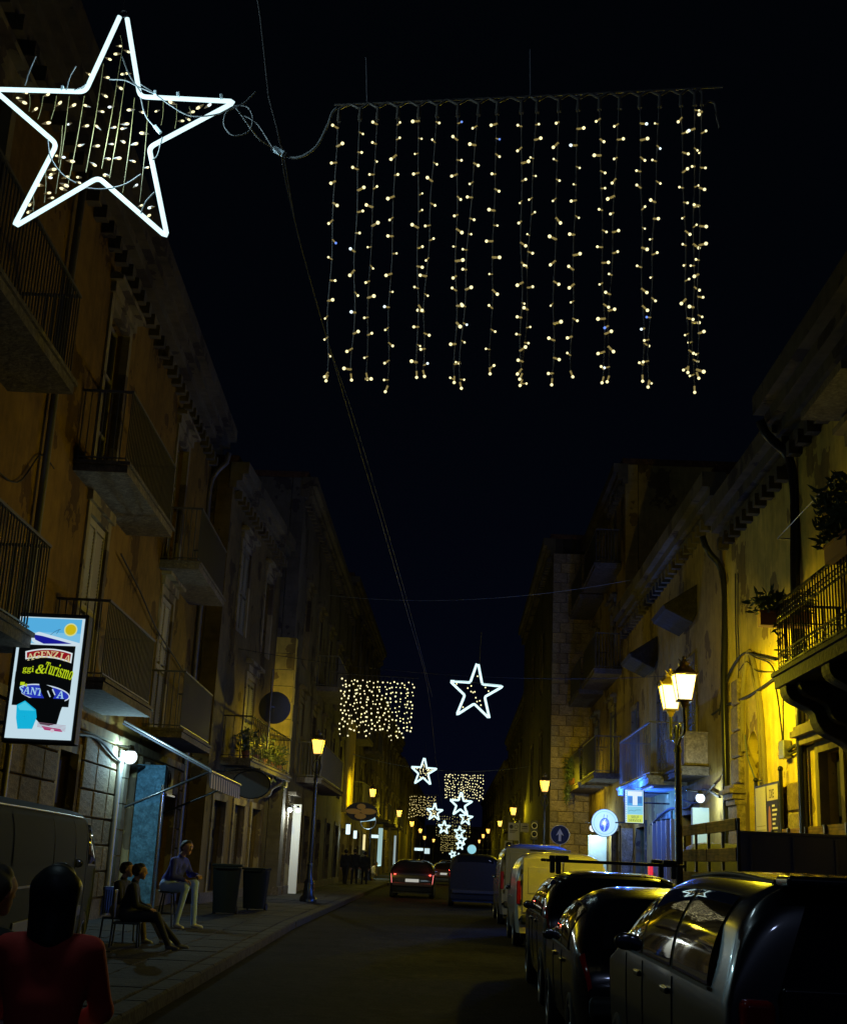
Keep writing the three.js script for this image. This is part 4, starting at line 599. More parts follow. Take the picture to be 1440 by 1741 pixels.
{
  const t = canvasMap(256, 256, (c) => {
    c.fillStyle = '#d9fbf6'; c.fillRect(0, 0, 256, 256); c.strokeStyle = '#8fcfd0'; c.lineWidth = 5; c.beginPath(); c.arc(128, 128, 108, 0, 7); c.stroke();
    c.fillStyle = '#1b35b8'; c.save(); c.translate(124, 146); c.rotate(0.12); c.beginPath(); c.ellipse(0, 0, 48, 66, 0, 0, 7); c.fill(); c.restore(); c.strokeStyle = '#d9fbf6'; c.lineWidth = 8; c.beginPath(); c.moveTo(132, 92); c.bezierCurveTo(104, 130, 146, 160, 116, 206); c.stroke();
    c.strokeStyle = '#4a6fc0'; c.lineWidth = 5; c.beginPath(); c.moveTo(118, 86); c.bezierCurveTo(108, 70, 126, 66, 120, 48); c.moveTo(150, 88); c.bezierCurveTo(142, 72, 158, 68, 152, 52); c.stroke();
  });
  const g = thing('round_sign', 'round white lit sign with a blue coffee bean', 'shop sign', at(1028, 1399, 37.5), 0);
  mesh('casing', cyl(0.4, 0.4, 0.16, 0, 0, 0, 36).rotateX(Math.PI / 2).translate(0, 0, -0.085), M.black, g); mesh('sign_face', new THREE.CircleGeometry(0.385, 40), screen(t, 0.85), g); mesh('arm', rod(V(0.3, 0.02, 0.02), V(1.0, 0.06, 0.02), 0.02), M.iron, g);
  point(g, COOL, 0.6, V(0, 0, 0.2));
}
{
  const g = thing('light_strip', 'blue light strip under the balcony above the tobacco sign', 'strip light', R3.W(33.8, 3.44, 0.8), R3.g.rotation.y);
  mesh('strip', box(5.2, 0.03, 0.04), glow(C(0.06, 0.14, 1), 2.2), g); panel(g, C(0.05, 0.16, 1), 60, 5.2, 0.08, V(0, -0.03, 0), V(0, -1, -0.35));
  point(g, C(0.03, 0.16, 1), 30, V(0.6, -0.5, 0.3)); point(g, C(0.04, 0.18, 1), 18, V(-2.2, -0.1, 0.5)); point(g, C(0.04, 0.18, 1), 14, V(1.8, 0.05, 0.6));
}
bulkhead('door_lamp', 'white lamp with wide bright glass over the pale blue lit doorway behind the truck', at(1190, 1357, 27.2), 0.1, 4);
mesh('door_jamb', box2(R3.U(28.5), R3.U(28.3), 0.1, 2.85, 0, 0.36), M.marbleBright, R3.g);
mesh('door_leaf', box2(R3.U(30.9), R3.U(29.5), 0.1, 2.6, -0.3, -0.26), M.doorDark, R3.g);
bulkhead('door_lamp', 'white lamp above the pale blue door jamb left of the coffee sign', at(1008, 1408, 46.4), 0.13, 8);
mesh('door_jamb', box2(R4.U(47.6), R4.U(47.3), 0.1, 2.6, 0, 0.7), M.marbleBright, R4.g);
mesh('door_jamb', box2(R3.U(40.7), R3.U(40.45), 0.1, 2.7, 0, 0.35), M.marble, R3.g);
bulkhead('door_lamp', 'small lamp lighting the pale jamb right of the coffee sign', at(1046, 1392, 39.4), 0.06, 1.2);
mesh('shop_frame', [0, 1, 2, 3, 4].map((i) => box(0.09, 2.7, 0.1, R3.U(32.6 + i * 0.75), 1.4, 0.08)), M.zinc, R3.g);
{ const g = thing('red_light', 'small red lit shop fitting low behind the parked cars', 'shop light', R3.W(35.2, 1.3, 0.25), R3.g.rotation.y); mesh('tube', rbox(0.3, 0.55, 0.1, 0.03), glow(C(1, 0.03, 0.03), 0.8), g); mesh('base', box2(-0.18, 0.18, -0.36, -0.28, -0.06, 0.06), M.black, g); }
// notices and road signs
{
  const t = canvasMap(256, 512, (c) => { c.fillStyle = '#17120c'; c.fillRect(0, 0, 256, 512); c.fillStyle = '#d8c890'; c.fillRect(0, 0, 256, 90); c.fillStyle = '#3a2c10'; c.font = 'bold 70px sans-serif'; c.fillText('IXE', 60, 76); c.fillStyle = '#b8702a'; c.beginPath(); c.ellipse(56, 230, 34, 110, 0, 0, 7); c.fill(); c.fillStyle = '#efe6c8'; for (let i = 0; i < 10; i++) c.fillRect(118, 116 + i * 26, 60 + ((i * 53) % 70), 12); c.fillStyle = '#cf8f2e'; c.beginPath(); c.moveTo(30, 512); c.lineTo(256, 380); c.lineTo(256, 512); c.fill(); c.fillStyle = '#20180c'; c.fillRect(180, 440, 50, 40); });
  const t2 = canvasMap(256, 512, (c) => { c.fillStyle = '#d9cfa6'; c.fillRect(0, 0, 256, 512); c.fillStyle = '#a89a68'; for (let i = 0; i < 4; i++) c.fillRect(20, 230 + i * 24, 210, 5); c.fillStyle = '#8d8a80'; c.fillRect(0, 420, 256, 92); c.fillStyle = '#5d5a50'; for (let i = 0; i < 26; i++) c.fillRect((i * 71) % 240, 424 + (i * 37) % 80, 20, 9); });
  const g = thing('poster_board', 'wall board with one cream poster and one dark poster of text lines', 'poster board', V(5.52, 0, -22.6), -Math.PI / 2);
  for (const [x, m, nm] of [[-0.43, t2, 'pale poster'], [0.42, t, 'dark poster with orange figure and lines of text']]) tag(mesh('poster', new THREE.PlaneGeometry(0.78, 1.5).translate(x, 2.25, 0.035), std(C(0.8, 0.8, 0.8), 0.8, { map: m }), g), nm);
  mesh('board', box2(-0.86, 0.86, 1.46, 3.04, -0.02, 0.03), M.black, g); mesh('post', [rod(V(-0.9, 0.1, 0), V(-0.9, 3.12, 0), 0.035), rod(V(0.9, 0.1, 0), V(0.9, 3.2, 0), 0.035), ball(0.05, 0.9, 3.24, 0), ball(0.05, -0.9, 3.16, 0)], M.iron, g);
}
{
  const g = thing('road_sign', 'round blue one-way sign with a white upward arrow', 'road sign', V(3.72, 0.12, -45.5), 0), y = 2.4;
  mesh('plate', cyl(0.33, 0.33, 0.02, 0, 0, 0, 32).rotateX(Math.PI / 2).translate(0, y, 0), std(C(0.008, 0.02, 0.08), 0.6), g);
  const a = new THREE.Shape([[-0.045, -0.22], [0.045, -0.22], [0.045, 0.02], [0.14, -0.03], [0, 0.22], [-0.14, -0.03], [-0.045, 0.02]].map(([p, q]) => new THREE.Vector2(p, q)));
  mesh('arrow', new THREE.ExtrudeGeometry(a, { depth: 0.004, bevelEnabled: false }).translate(0, y, 0.011), std(C(0.75, 0.75, 0.75), 0.5), g); mesh('rim', new THREE.TorusGeometry(0.33, 0.012, 6, 36).translate(0, y, 0.01), std(C(0.7, 0.7, 0.7), 0.5), g); mesh('pole', cyl(0.03, 0.03, y + 0.33, 0, (y + 0.33) / 2, -0.045), M.steel, g);
}
{
  const t = canvasMap(256, 384, (c) => { c.fillStyle = '#dcd6c0'; c.fillRect(0, 0, 256, 384); c.fillStyle = '#4a463c'; c.beginPath(); c.arc(72, 86, 46, 0, 7); c.fill(); c.strokeStyle = '#4a463c'; c.lineWidth = 10; c.beginPath(); c.arc(186, 86, 40, 0, 7); c.stroke(); c.fillRect(36, 160, 184, 16); c.fillRect(36, 190, 150, 10); c.fillRect(36, 210, 120, 10); });
  const t2 = canvasMap(256, 256, (c) => { c.fillStyle = '#dcd6c0'; c.fillRect(0, 0, 256, 256); c.fillStyle = '#38352c'; c.beginPath(); c.moveTo(40, 110); c.quadraticCurveTo(120, 60, 216, 84); c.lineTo(210, 112); c.fill(); c.fillRect(40, 150, 176, 14); });
  const g = thing('notice_boards', 'pair of white notice boards with dark circles on one post', 'notice board', V(2.98, 0.12, -60), 0);
  mesh('board', box(0.52, 0.82, 0.03, -0.24, 2.78, 0), M.slab, g); mesh('board', box(0.42, 0.42, 0.03, 0.27, 2.98, 0), M.slab, g); mesh('print', new THREE.PlaneGeometry(0.5, 0.8).translate(-0.24, 2.78, 0.019), std(C(0.8, 0.8, 0.8), 0.7, { map: t }), g); mesh('print', new THREE.PlaneGeometry(0.4, 0.4).translate(0.27, 2.98, 0.019), std(C(0.8, 0.8, 0.8), 0.7, { map: t2 }), g); mesh('pole', cyl(0.035, 0.035, 3.3, 0.03, 1.65, -0.055), M.steel, g);
}
{
  const g = thing('traffic_light', 'unlit black traffic light head with two pale ringed lenses', 'traffic light', V(3.3, 0.12, -53.5), 0);
  mesh('housing', rbox(0.3, 0.82, 0.24, 0.04, 0, 2.72, 0), M.black, g); for (const y of [2.9, 2.56]) { mesh('lens', ball(0.1, 0, 0, 0, 14).scale(1, 1, 0.4).translate(0, y, 0.12), M.darkGlass, g); mesh('ring', new THREE.TorusGeometry(0.115, 0.014, 6, 24).translate(0, y, 0.128), std(C(0.6, 0.55, 0.4), 0.5), g); } mesh('pole', cyl(0.05, 0.05, 2.3, 0, 1.15, 0), M.iron, g);
}
{
  const g = thing('camera_sign', 'small square white plate with a dark ring above the blue-grey van', 'road sign', V(2.98, 0.12, -71), 0);
  mesh('plate', rbox(0.46, 0.46, 0.03, 0.01, 0, 2.3, 0), std(C(0.6, 0.58, 0.5), 0.6), g); mesh('ring', new THREE.TorusGeometry(0.12, 0.045, 8, 26).translate(0, 2.3, 0.02), M.black, g); mesh('pole', cyl(0.03, 0.03, 2.5, 0, 1.25, -0.05), M.steel, g);
}

// ---------- plants on balconies ----------
function planter(name, label, p, turn, len, spread, n, hang, boxed = 1) {
  const g = thing(name, label, 'plant', p, turn); mesh('trough', boxed ? [box2(-len / 2, len / 2, 0, 0.2, -0.1, 0.1), box2(-len / 2 - 0.015, len / 2 + 0.015, 0.19, 0.225, -0.115, 0.115)] : [lathe([[0.09, 0], [0.14, 0.2], [0.16, 0.21], [0.13, 0.19], [0, 0.18]])], M.terracotta, g);
  const leaf = new THREE.Shape(); leaf.moveTo(0, 0); leaf.quadraticCurveTo(0.035, 0.05, 0, 0.13); leaf.quadraticCurveTo(-0.035, 0.05, 0, 0); const lg = new THREE.ShapeGeometry(leaf, 3), L = [], S = [];
  for (let i = 0; i < n; i++) { const x = rr(-0.5, 0.5) * len, y = 0.18 + rr(0, 1) * spread, k = lg.clone(), s = rr(0.7, 1.5); k.scale(s, s, s).rotateX(rr(-1.2, 1.2)).rotateZ(rr(-2.2, 2.2)).rotateY(rr(0, 6)).translate(x + rr(-0.12, 0.12), y, rr(-0.22, 0.22)); L.push(k); if (i % 14 === 0) S.push(tube([V(x, 0.18, 0), V(x + rr(-0.05, 0.05), y * 0.6, rr(-0.05, 0.05)), V(x + rr(-0.1, 0.1), y, rr(-0.15, 0.15))], 0.006, 6, 4)); }
  for (let i = 0; i < hang; i++) { const x = rr(-0.5, 0.5) * len, l = rr(0.35, 0.75); S.push(tube([V(x, 0.2, 0.1), V(x + 0.03, 0, 0.2), V(x - 0.02, -l * 0.5, 0.18), V(x + 0.04, -l, 0.19)], 0.006, 10, 4)); for (let k = 0; k < 16; k++) L.push(lg.clone().rotateZ(rr(0, 6)).rotateY(rr(0, 6)).translate(x + rr(-0.04, 0.04), -l * k / 15, 0.18)); }
  tag(mesh('foliage', L, M.leaf, g), null, null, null, 'stuff'); mesh('stems', S, M.leaf, g);
}
planter('planter', 'leafy trough with one trailing shoot at the far corner of the right stone balcony', R1.W(18.55, 5.1, 0.75), R1.g.rotation.y + 1.57, 0.75, 0.3, 420, 2);
planter('planter', 'big dark bushy plant on the near end of the right stone balcony rail', R1.W(14.9, 5.3, 0.95), R1.g.rotation.y, 0.9, 0.75, 760, 0);
{ const sp = [[35.2, 0.55], [36.6, 0.5], [38, 0.62], [39.4, 0.5], [40.8, 0.6]], names = ['first and nearest', 'second', 'middle', 'fourth', 'fifth and farthest']; sp.forEach(([d, s], i) => planter('potted_plant', names[i] + ' of five leafy pots along the gold-lit left balcony', L2.W(d, 4.0, 0.55), L2.g.rotation.y, 0.5, s, 260, 2, 0)); }
planter('planter', 'dark shrub overhanging the lowest stacked balcony on the right', R4.W(52.4, 4.65, 0.85), R4.g.rotation.y, 3, 0.9, 900, 8);
// ---------- vehicles: lofted shells, rear at s = 0, front at s = L, driving away down the street ----------
const paint = (c, rough = 0.22) => new THREE.MeshPhysicalMaterial({ color: c, roughness: rough, metalness: 0.1, clearcoat: 0.8, clearcoatRoughness: 0.05 });
const glassCar = new THREE.MeshPhysicalMaterial({ color: C(0.01, 0.011, 0.012), roughness: 0.03, specularIntensity: 1, clearcoat: 1, clearcoatRoughness: 0.02 });
const tailRed = std(C(0.28, 0.01, 0.01), 0.12), tailLit = glow(C(1, 0.22, 0.2), 3), plateMat = std(C(0.75, 0.75, 0.72), 0.5);
function carShape({ L, W, belt, y0 = 0.26, prof, n = 3.4, tumble = 0.13, rear = 0.22, front = 0.55, rw = 0.13, fw = 0.22 }) {
  const curve = new THREE.SplineCurve(prof.map(([s, y]) => new THREE.Vector2(s, y))), dense = curve.getPoints(600);
  for (let i = 1; i < dense.length; i++) dense[i].x = Math.max(dense[i].x, dense[i - 1].x + 1e-5);
  const H = (s) => { let a = 0, b = dense.length - 1; while (b - a > 1) { const m = (a + b) >> 1; if (dense[m].x <= s) a = m; else b = m; } const p = dense[a], q = dense[b]; return p.y + (q.y - p.y) * Math.min(1, Math.max(0, (s - p.x) / (q.x - p.x))); };
  const half = (s) => { let w = W; if (s < rear) w *= 1 - rw * Math.pow(1 - s / rear, 2.2); if (s > L - front) w *= 1 - fw * Math.pow((s - L + front) / front, 2.2); return w; };
  const q01 = Array.from({ length: 23 }, (_, i) => { const th = i / 22 * Math.PI / 2; const e = 2 / n, c = Math.pow(Math.cos(th), e), sn = Math.pow(Math.sin(th), e); return [c < 1e-6 ? 0 : c, sn]; });
  const side = (s, k) => { const hb = Math.min(belt, H(s) - 0.06), y = y0 + (hb - y0) * k; return [half(s) * (0.93 + 0.07 * Math.sin(Math.PI * (0.12 + 0.5 * Math.min(1, (y - y0) / (belt - y0))) )) , y]; };
  const P = (s, c, sn) => { const [w, yb] = side(s, 1), h = H(s), up = Math.max(0, h - belt); return [w * c * (1 - tumble * sn * sn * Math.min(1, up / 0.4)), yb + (h - yb) * sn]; };
  return { L, W, belt, y0, n, H, half, side, P, q01, prof };
}
function carSurface(k) {
  const st = []; for (let i = 0; i <= 110; i++) { const t = i / 110; st.push(k.L * (t < 0.3 ? 0.14 * Math.pow(t / 0.3, 1.7) : t < 0.85 ? 0.14 + (t - 0.3) / 0.55 * 0.76 : 1 - 0.1 * Math.pow((1 - t) / 0.15, 1.4))); }
  const ring = (s) => { const r = []; for (let j = 0; j < 8; j++) { const [x, y] = k.side(s, j / 8); r.push([x, y]); } k.q01.forEach(([c, sn]) => r.push(k.P(s, c, sn))); return [...r, ...r.slice(0, -1).reverse().map(([x, y]) => [-x, y])]; };
  const pos = [], idx = [], m = ring(0).length; st.forEach((s) => ring(s).forEach(([x, y]) => pos.push(x, y, -s)));
  for (let i = 0; i + 1 < st.length; i++) for (let j = 0; j + 1 < m; j++) { const a = i * m + j, b = a + 1, c = a + m, d = c + 1; idx.push(a, b, c, b, d, c); }
  for (const e of [0, st.length - 1]) { const b = e * m; for (let j = 0; j < (m >> 1); j++) { const q = [b + j, b + j + 1, b + m - 2 - j, b + m - 1 - j]; e ? idx.push(q[0], q[2], q[1], q[0], q[3], q[2]) : idx.push(q[0], q[1], q[2], q[0], q[2], q[3]); } }
  const g = new THREE.BufferGeometry(); g.setAttribute('position', new THREE.Float32BufferAttribute(pos, 3)); g.setIndex(idx);
  const g2 = mergeVertices(g, 1e-4); g2.computeVertexNormals(); g2.setAttribute('uv', new THREE.BufferAttribute(new Float32Array(g2.attributes.position.count * 2), 2)); return g2;
}
// a patch lying just proud of the shell between stations s0..s1; pt(s, t) gives [c, sn] on the upper section
function patch(k, s0, s1, pt, sgn = 1, off = 0.006, ns = 18, nt = 14) {
  const f = (a, t) => { const s = typeof s0 === 'function' ? s0(t) + (s1(t) - s0(t)) * a : s0 + (s1 - s0) * a, [c, sn] = pt(t, s), [x, y] = k.P(s, c, sn); return V(x * sgn, y, -s); };
  const pos = [], idx = []; for (let i = 0; i <= ns; i++) for (let j = 0; j <= nt; j++) {
    const a = i / ns, t = j / nt, e = 2e-3, p = f(a, t), da = f(Math.min(1, a + e), t).sub(f(Math.max(0, a - e), t)), dt = f(a, Math.min(1, t + e)).sub(f(a, Math.max(0, t - e))), nn = da.cross(dt).normalize(); if (nn.dot(V(p.x, p.y - 0.7, p.z + k.L * 0.5)) < 0) nn.negate();
    p.addScaledVector(nn, off); pos.push(p.x, p.y, p.z);
  }
  for (let i = 0; i < ns; i++) for (let j = 0; j < nt; j++) { const a = i * (nt + 1) + j, b = a + 1, c = a + nt + 1, d = c + 1; sgn > 0 ? idx.push(a, b, c, b, d, c) : idx.push(a, c, b, b, c, d); }
  const g = new THREE.BufferGeometry(); g.setAttribute('position', new THREE.Float32BufferAttribute(pos, 3)); g.setIndex(idx); g.computeVertexNormals(); return g;
}
const onSide = (k, lo, hi) => (t) => { const sn = lo + (hi - lo) * t; return [Math.pow(1 - Math.pow(sn, k.n), 1 / k.n), sn]; };
const onTop = (k, c0, c1) => (t) => { const c = Math.abs(c0 + (c1 - c0) * t); return [c, Math.pow(1 - Math.pow(c, k.n), 1 / k.n)]; };
const wheelGeo = new Map();
function wheel(parent, x, r, s, w = 0.2) {
  const g = sub('wheel', parent, V(x, r, -s)), sg = Math.sign(x);
  mesh('tyre', lathe([[r * 0.62, -w / 2], [r * 0.93, -w / 2], [r, -w * 0.36], [r, w * 0.36], [r * 0.93, w / 2], [r * 0.62, w / 2], [r * 0.62, -w / 2]], 28).rotateZ(Math.PI / 2), M.rubber, g);
  mesh('rim', [lathe([[0, 0.03], [r * 0.16, 0.03], [r * 0.2, 0.0], [r * 0.24, 0]], 24).rotateZ(-sg * Math.PI / 2).translate(sg * w * 0.3, 0, 0), new THREE.TorusGeometry(r * 0.59, 0.022, 6, 28).rotateY(Math.PI / 2).translate(sg * w * 0.4, 0, 0), ...Array.from({ length: 6 }, (_, i) => box(0.025, r * 0.58, 0.055, 0, r * 0.31, 0).rotateX(i * Math.PI / 3).translate(sg * w * 0.32, 0, 0)), cyl(r * 0.6, r * 0.6, 0.02, 0, 0, 0, 24).rotateZ(Math.PI / 2).translate(sg * w * 0.05, 0, 0)], M.alloy, g);
}
function car(name, label, cat, x, d, k, { body, windows = [], rearGlass, lit = false, tail, plate = true, wheelR = 0.31, wheels = [0.72, 3.2], turn = 0, rails = false, group, extra } = {}) {
  const g = thing(name, label, cat, V(x, 0.0, -d), turn, group);
  mesh('body', carSurface(k), body, g);
  mesh('underbody', box2(-k.W * 0.86, k.W * 0.86, 0.17, 0.3, -k.L + 0.2, -0.12), M.black, g);
  for (const [a, b, lo, hi] of windows) for (const sg of [-1, 1]) { mesh('side_window', patch(k, a, b, onSide(k, lo, hi), sg), glassCar, g); for (const [p, q] of [[lo - 0.035, lo], [hi, hi + 0.012]]) mesh('window_trim', patch(k, a - 0.03, b + 0.03, onSide(k, p, q), sg, 0.011, 16, 2), M.black, g); }
  for (let i = 0; i < windows.length; i++) for (const sg of [-1, 1]) { const s = windows[i][1] + 0.035; mesh('door_seam', patch(k, s - 0.004, s + 0.004, onSide(k, 0.001, 0.86), sg, 0.004, 1, 12), M.black, g); mesh('door_seam', new THREE.TubeGeometry(new THREE.CatmullRomCurve3(Array.from({ length: 7 }, (_, q) => { const [x, y] = k.side(s, 0.12 + q * 0.145); return V(sg * (x + 0.001), y, -s); })), 12, 0.004, 4), M.black, g); }
  if (rearGlass) { const [a, b, c] = rearGlass; mesh('rear_window', patch(k, a, b, onTop(k, -c, 0), -1, 0.006, 14, 12), glassCar, g).geometry = (() => { const f = (s, t) => { const c0 = -c + 2 * c * t, cc = Math.abs(c0), [X, Y] = k.P(s, cc, Math.pow(1 - Math.pow(cc, k.n), 1 / k.n)); return [X * Math.sign(c0), Y, -s]; }, pos = [], idx = [], N = 24, S = 14; for (let i = 0; i <= S; i++) for (let j = 0; j <= N; j++) { const p = f(a + (b - a) * i / S, j / N); pos.push(p[0], p[1] + 0.003, p[2] + 0.008); } for (let i = 0; i < S; i++) for (let j = 0; j < N; j++) { const q = i * (N + 1) + j; idx.push(q, q + 1, q + N + 1, q + 1, q + N + 2, q + N + 1); } const G = new THREE.BufferGeometry(); G.setAttribute('position', new THREE.Float32BufferAttribute(pos, 3)); G.setIndex(idx); G.computeVertexNormals(); return G; })(); }
  if (tail) { const [a, b, lo, hi] = tail; for (const sg of [-1, 1]) mesh('tail_light', patch(k, a, b, onSide(k, lo, hi), sg, 0.012, 10, 10), lit ? tailLit : tailRed, g); }
  if (lit) for (const sg of [-1, 1]) point(g, C(1, 0.08, 0.05), 0.5, V(sg * k.W * 0.8, k.belt + 0.08, 0.22), 2);
  mesh('bumper', rbox(k.W * 1.76, 0.16, 0.12, 0.05, 0, 0.5, 0.02), M.black, g); mesh('bumper', rbox(k.W * 1.6, 0.14, 0.12, 0.05, 0, 0.46, -k.L), M.black, g);
  if (plate) { const p = sub('number_plate', g, V(0, 0.66, 0.035)); mesh('plate', rbox(0.52, 0.115, 0.014, 0.004), lit ? glow(C(0.9, 0.9, 0.8), 0.45) : plateMat, p); }
  for (const s of wheels) for (const sg of [-1, 1]) wheel(g, sg * (k.W - 0.1), wheelR, s);
  for (const sg of [-1, 1]) { const m = sub('wing_mirror', g, V(sg * (k.W + 0.02), k.belt + 0.06, -(k.L * 0.66))); mesh('shell', ball(0.1, 0, 0, 0, 14).scale(0.66, 0.5, 0.36), body, m); mesh('mirror', ball(0.09, 0, 0, 0, 12).scale(0.6, 0.46, 0.08).translate(0, 0, 0.033), M.chrome, m); }
  for (let i = 0; i < 2; i++) for (const sg of [-1, 1]) mesh('door_handle', rbox(0.025, 0.03, 0.16, 0.01, sg * (k.side(k.L * (0.34 + i * 0.22), 0.92)[0] + 0.012), k.belt - 0.08, -k.L * (0.34 + i * 0.22)), body, g);
  if (rails) for (const sg of [-1, 1]) mesh('roof_rail', tube([V(sg * k.W * 0.72, k.H(0.5) - 0.05, -0.4), V(sg * k.W * 0.72, k.H(0.6) + 0.03, -0.6), V(sg * k.W * 0.72, k.H(1.4) + 0.03, -1.5), V(sg * k.W * 0.72, k.H(2) - 0.04, -2.0)], 0.018, 20, 6), M.iron, g);
  if (extra) extra(g, k);
  return g;
}
const mpv = carShape({ L: 4.2, W: 0.88, belt: 1.02, n: 9, tumble: 0.24, rear: 0.1, rw: 0.04, prof: [[0, 0.5], [0.015, 0.75], [0.04, 1.0], [0.09, 1.3], [0.13, 1.42], [0.2, 1.485], [0.5, 1.5], [1.2, 1.51], [2.0, 1.49], [2.6, 1.4], [3.1, 1.15], [3.35, 1.02], [3.8, 0.92], [4.1, 0.78], [4.2, 0.5]] });
const hatch = carShape({ L: 3.6, W: 0.79, belt: 0.82, n: 4.2, tumble: 0.24, rear: 0.4, rw: 0.14, prof: [[0, 0.45], [0.03, 0.7], [0.12, 0.86], [0.32, 1.06], [0.62, 1.24], [1.0, 1.32], [1.6, 1.34], [2.1, 1.26], [2.6, 1.0], [2.8, 0.9], [3.2, 0.82], [3.5, 0.7], [3.6, 0.45]] });
const suv = carShape({ L: 4.1, W: 0.87, belt: 0.93, n: 5.2, tumble: 0.24, rear: 0.26, rw: 0.09, prof: [[0, 0.5], [0.02, 0.8], [0.08, 1.0], [0.22, 1.22], [0.38, 1.36], [0.7, 1.425], [1.4, 1.44], [2.0, 1.42], [2.5, 1.3], [3.0, 1.06], [3.25, 0.98], [3.75, 0.88], [4.0, 0.75], [4.1, 0.5]] });
const vanlet = carShape({ L: 4.0, W: 0.88, belt: 0.95, n: 5, tumble: 0.1, rear: 0.14, rw: 0.07, prof: [[0, 0.5], [0.008, 0.9], [0.02, 1.3], [0.05, 1.55], [0.16, 1.66], [0.5, 1.71], [1.6, 1.72], [2.2, 1.66], [2.7, 1.4], [3.1, 1.08], [3.5, 0.95], [3.85, 0.82], [4.0, 0.5]] });
const vanBig = carShape({ L: 4.9, W: 0.95, belt: 1.05, n: 5, tumble: 0.1, rear: 0.16, rw: 0.07, prof: [[0, 0.5], [0.008, 1.0], [0.02, 1.5], [0.06, 1.8], [0.18, 1.92], [0.6, 1.965], [2.4, 1.97], [3.0, 1.88], [3.5, 1.55], [3.95, 1.2], [4.4, 1.02], [4.75, 0.85], [4.9, 0.5]] });
const dark = paint(C(0.01, 0.012, 0.018), 0.3), blackP = paint(C(0.006, 0.006, 0.007)), dullBlack = new THREE.MeshPhysicalMaterial({ color: C(0.012, 0.012, 0.012), roughness: 0.5, specularIntensity: 0.3 }), greyP = paint(C(0.03, 0.035, 0.045)), whiteP = paint(C(0.62, 0.58, 0.45), 0.3), blueGrey = paint(C(0.16, 0.17, 0.24), 0.35), whiteVan = new THREE.MeshPhysicalMaterial({ color: C(0.035, 0.045, 0.085), roughness: 0.8, specularIntensity: 0.1 });
const parked = 'vehicles parked along the right side';
car('parked_car', 'dark people carrier nearest on the right, lamp reflections in its side windows', 'car', 1.93, 5.0, mpv, { body: dark, windows: [[0.42, 1.25, 0.06, 0.8], [1.33, 2.2, 0.06, 0.8], [2.27, 2.85, 0.06, 0.72]], rearGlass: [0.045, 0.125, 0.8], wheels: [0.75, 3.35], wheelR: 0.32, group: parked, extra: (g, k) => {
  mesh('tailgate', rbox(1.36, 0.52, 0.03, 0.03, 0, 0.83, -0.005), dark, g); mesh('spoiler', rbox(1.3, 0.045, 0.2, 0.02, 0, 1.475, -0.08), dark, g);
  for (const q of [-1, 1]) mesh('tail_light', rbox(0.13, 0.4, 0.1, 0.03, q * 0.77, 0.84, -0.03), tailRed, g);
  mesh('wiper', [rod(V(0, 1.06, 0.02), V(0.38, 1.12, 0.0), 0.008, 6), cyl(0.02, 0.02, 0.04, 0, 1.06, 0.01)], M.black, g); mesh('rear_handle', rbox(0.5, 0.05, 0.04, 0.015, 0, 0.98, 0.012), M.black, g);
  for (const q of [-1, 1]) mesh('roof_strip', tube([V(q * k.W * 0.7, k.H(0.4) - 0.03, -0.3), V(q * k.W * 0.7, k.H(1.2) - 0.015, -1.2), V(q * k.W * 0.7, k.H(2) - 0.02, -2.1)], 0.012, 16, 6), M.black, g); } });
car('parked_car', 'small dark rounded hatchback squeezed between the people carrier and the car with roof bars', 'car', 1.72, 9.75, hatch, { body: blackP, windows: [[0.75, 1.3, 0.08, 0.72], [1.38, 2.2, 0.08, 0.72]], rearGlass: [0.16, 0.6, 0.8], tail: [0.02, 0.14, 0.1, 0.6], wheels: [0.6, 2.9], wheelR: 0.28, group: parked });
car('parked_car', 'black car with roof bars and a white-glinting tail light', 'car', 1.86, 14.0, suv, { body: blackP, windows: [[0.6, 1.2, 0.06, 0.78], [1.28, 2.1, 0.06, 0.78], [2.18, 2.7, 0.06, 0.66]], rearGlass: [0.09, 0.4, 0.82], tail: [0.02, 0.2, 0.03, 0.5], wheels: [0.7, 3.25], group: parked, extra: (g, k) => {
  const rack = sub('roof_rack', g); for (const s of [0.85, 1.75]) mesh('bar', [rbox(1.6, 0.035, 0.06, 0.012, 0, k.H(s) + 0.11, -s), ...[-1, 1].flatMap((q) => [rbox(0.06, 0.14, 0.1, 0.02, q * 0.66, k.H(s) + 0.03, -s), rbox(0.16, 0.05, 0.11, 0.02, q * 0.62, k.H(s) + 0.145, -s)])], M.black, rack); mesh('aerial', rod(V(0.3, k.H(1.9), -1.9), V(0.36, k.H(1.9) + 0.5, -1.7), 0.004, 5), M.black, g); } });
const boxy = (c) => (g, k) => { const hh = k.H(0.3); mesh('rear_door', [-1, 1].map((s) => rbox(k.W * 0.83, hh - 0.72, 0.03, 0.012, s * k.W * 0.43, (hh + 0.56) / 2 - 0.02, 0.008)), c, g); mesh('door_recess', [-1, 1].map((s) => rbox(k.W * 0.6, (hh - 0.75) * 0.5, 0.012, 0.005, s * k.W * 0.43, hh - 0.5, 0.026)), c, g); mesh('hinge', [-1, 1].flatMap((s) => [0.8, 1.15, hh - 0.35].map((y) => rbox(0.03, 0.09, 0.04, 0.008, s * k.W * 0.87, y, 0.012))), M.black, g); for (const s of [-1, 1]) mesh('tail_light', rbox(0.085, 0.42, 0.07, 0.02, s * k.W * 0.92, k.belt + 0.02, -0.02), tailRed, g); };
car('parked_van', 'small pale van glowing yellow under the right lamp', 'van', 2.03, 24.0, vanlet, { body: whiteP, windows: [[2.1, 2.75, 0.06, 0.74]], wheels: [0.75, 3.15], group: parked, extra: boxy(whiteP) });
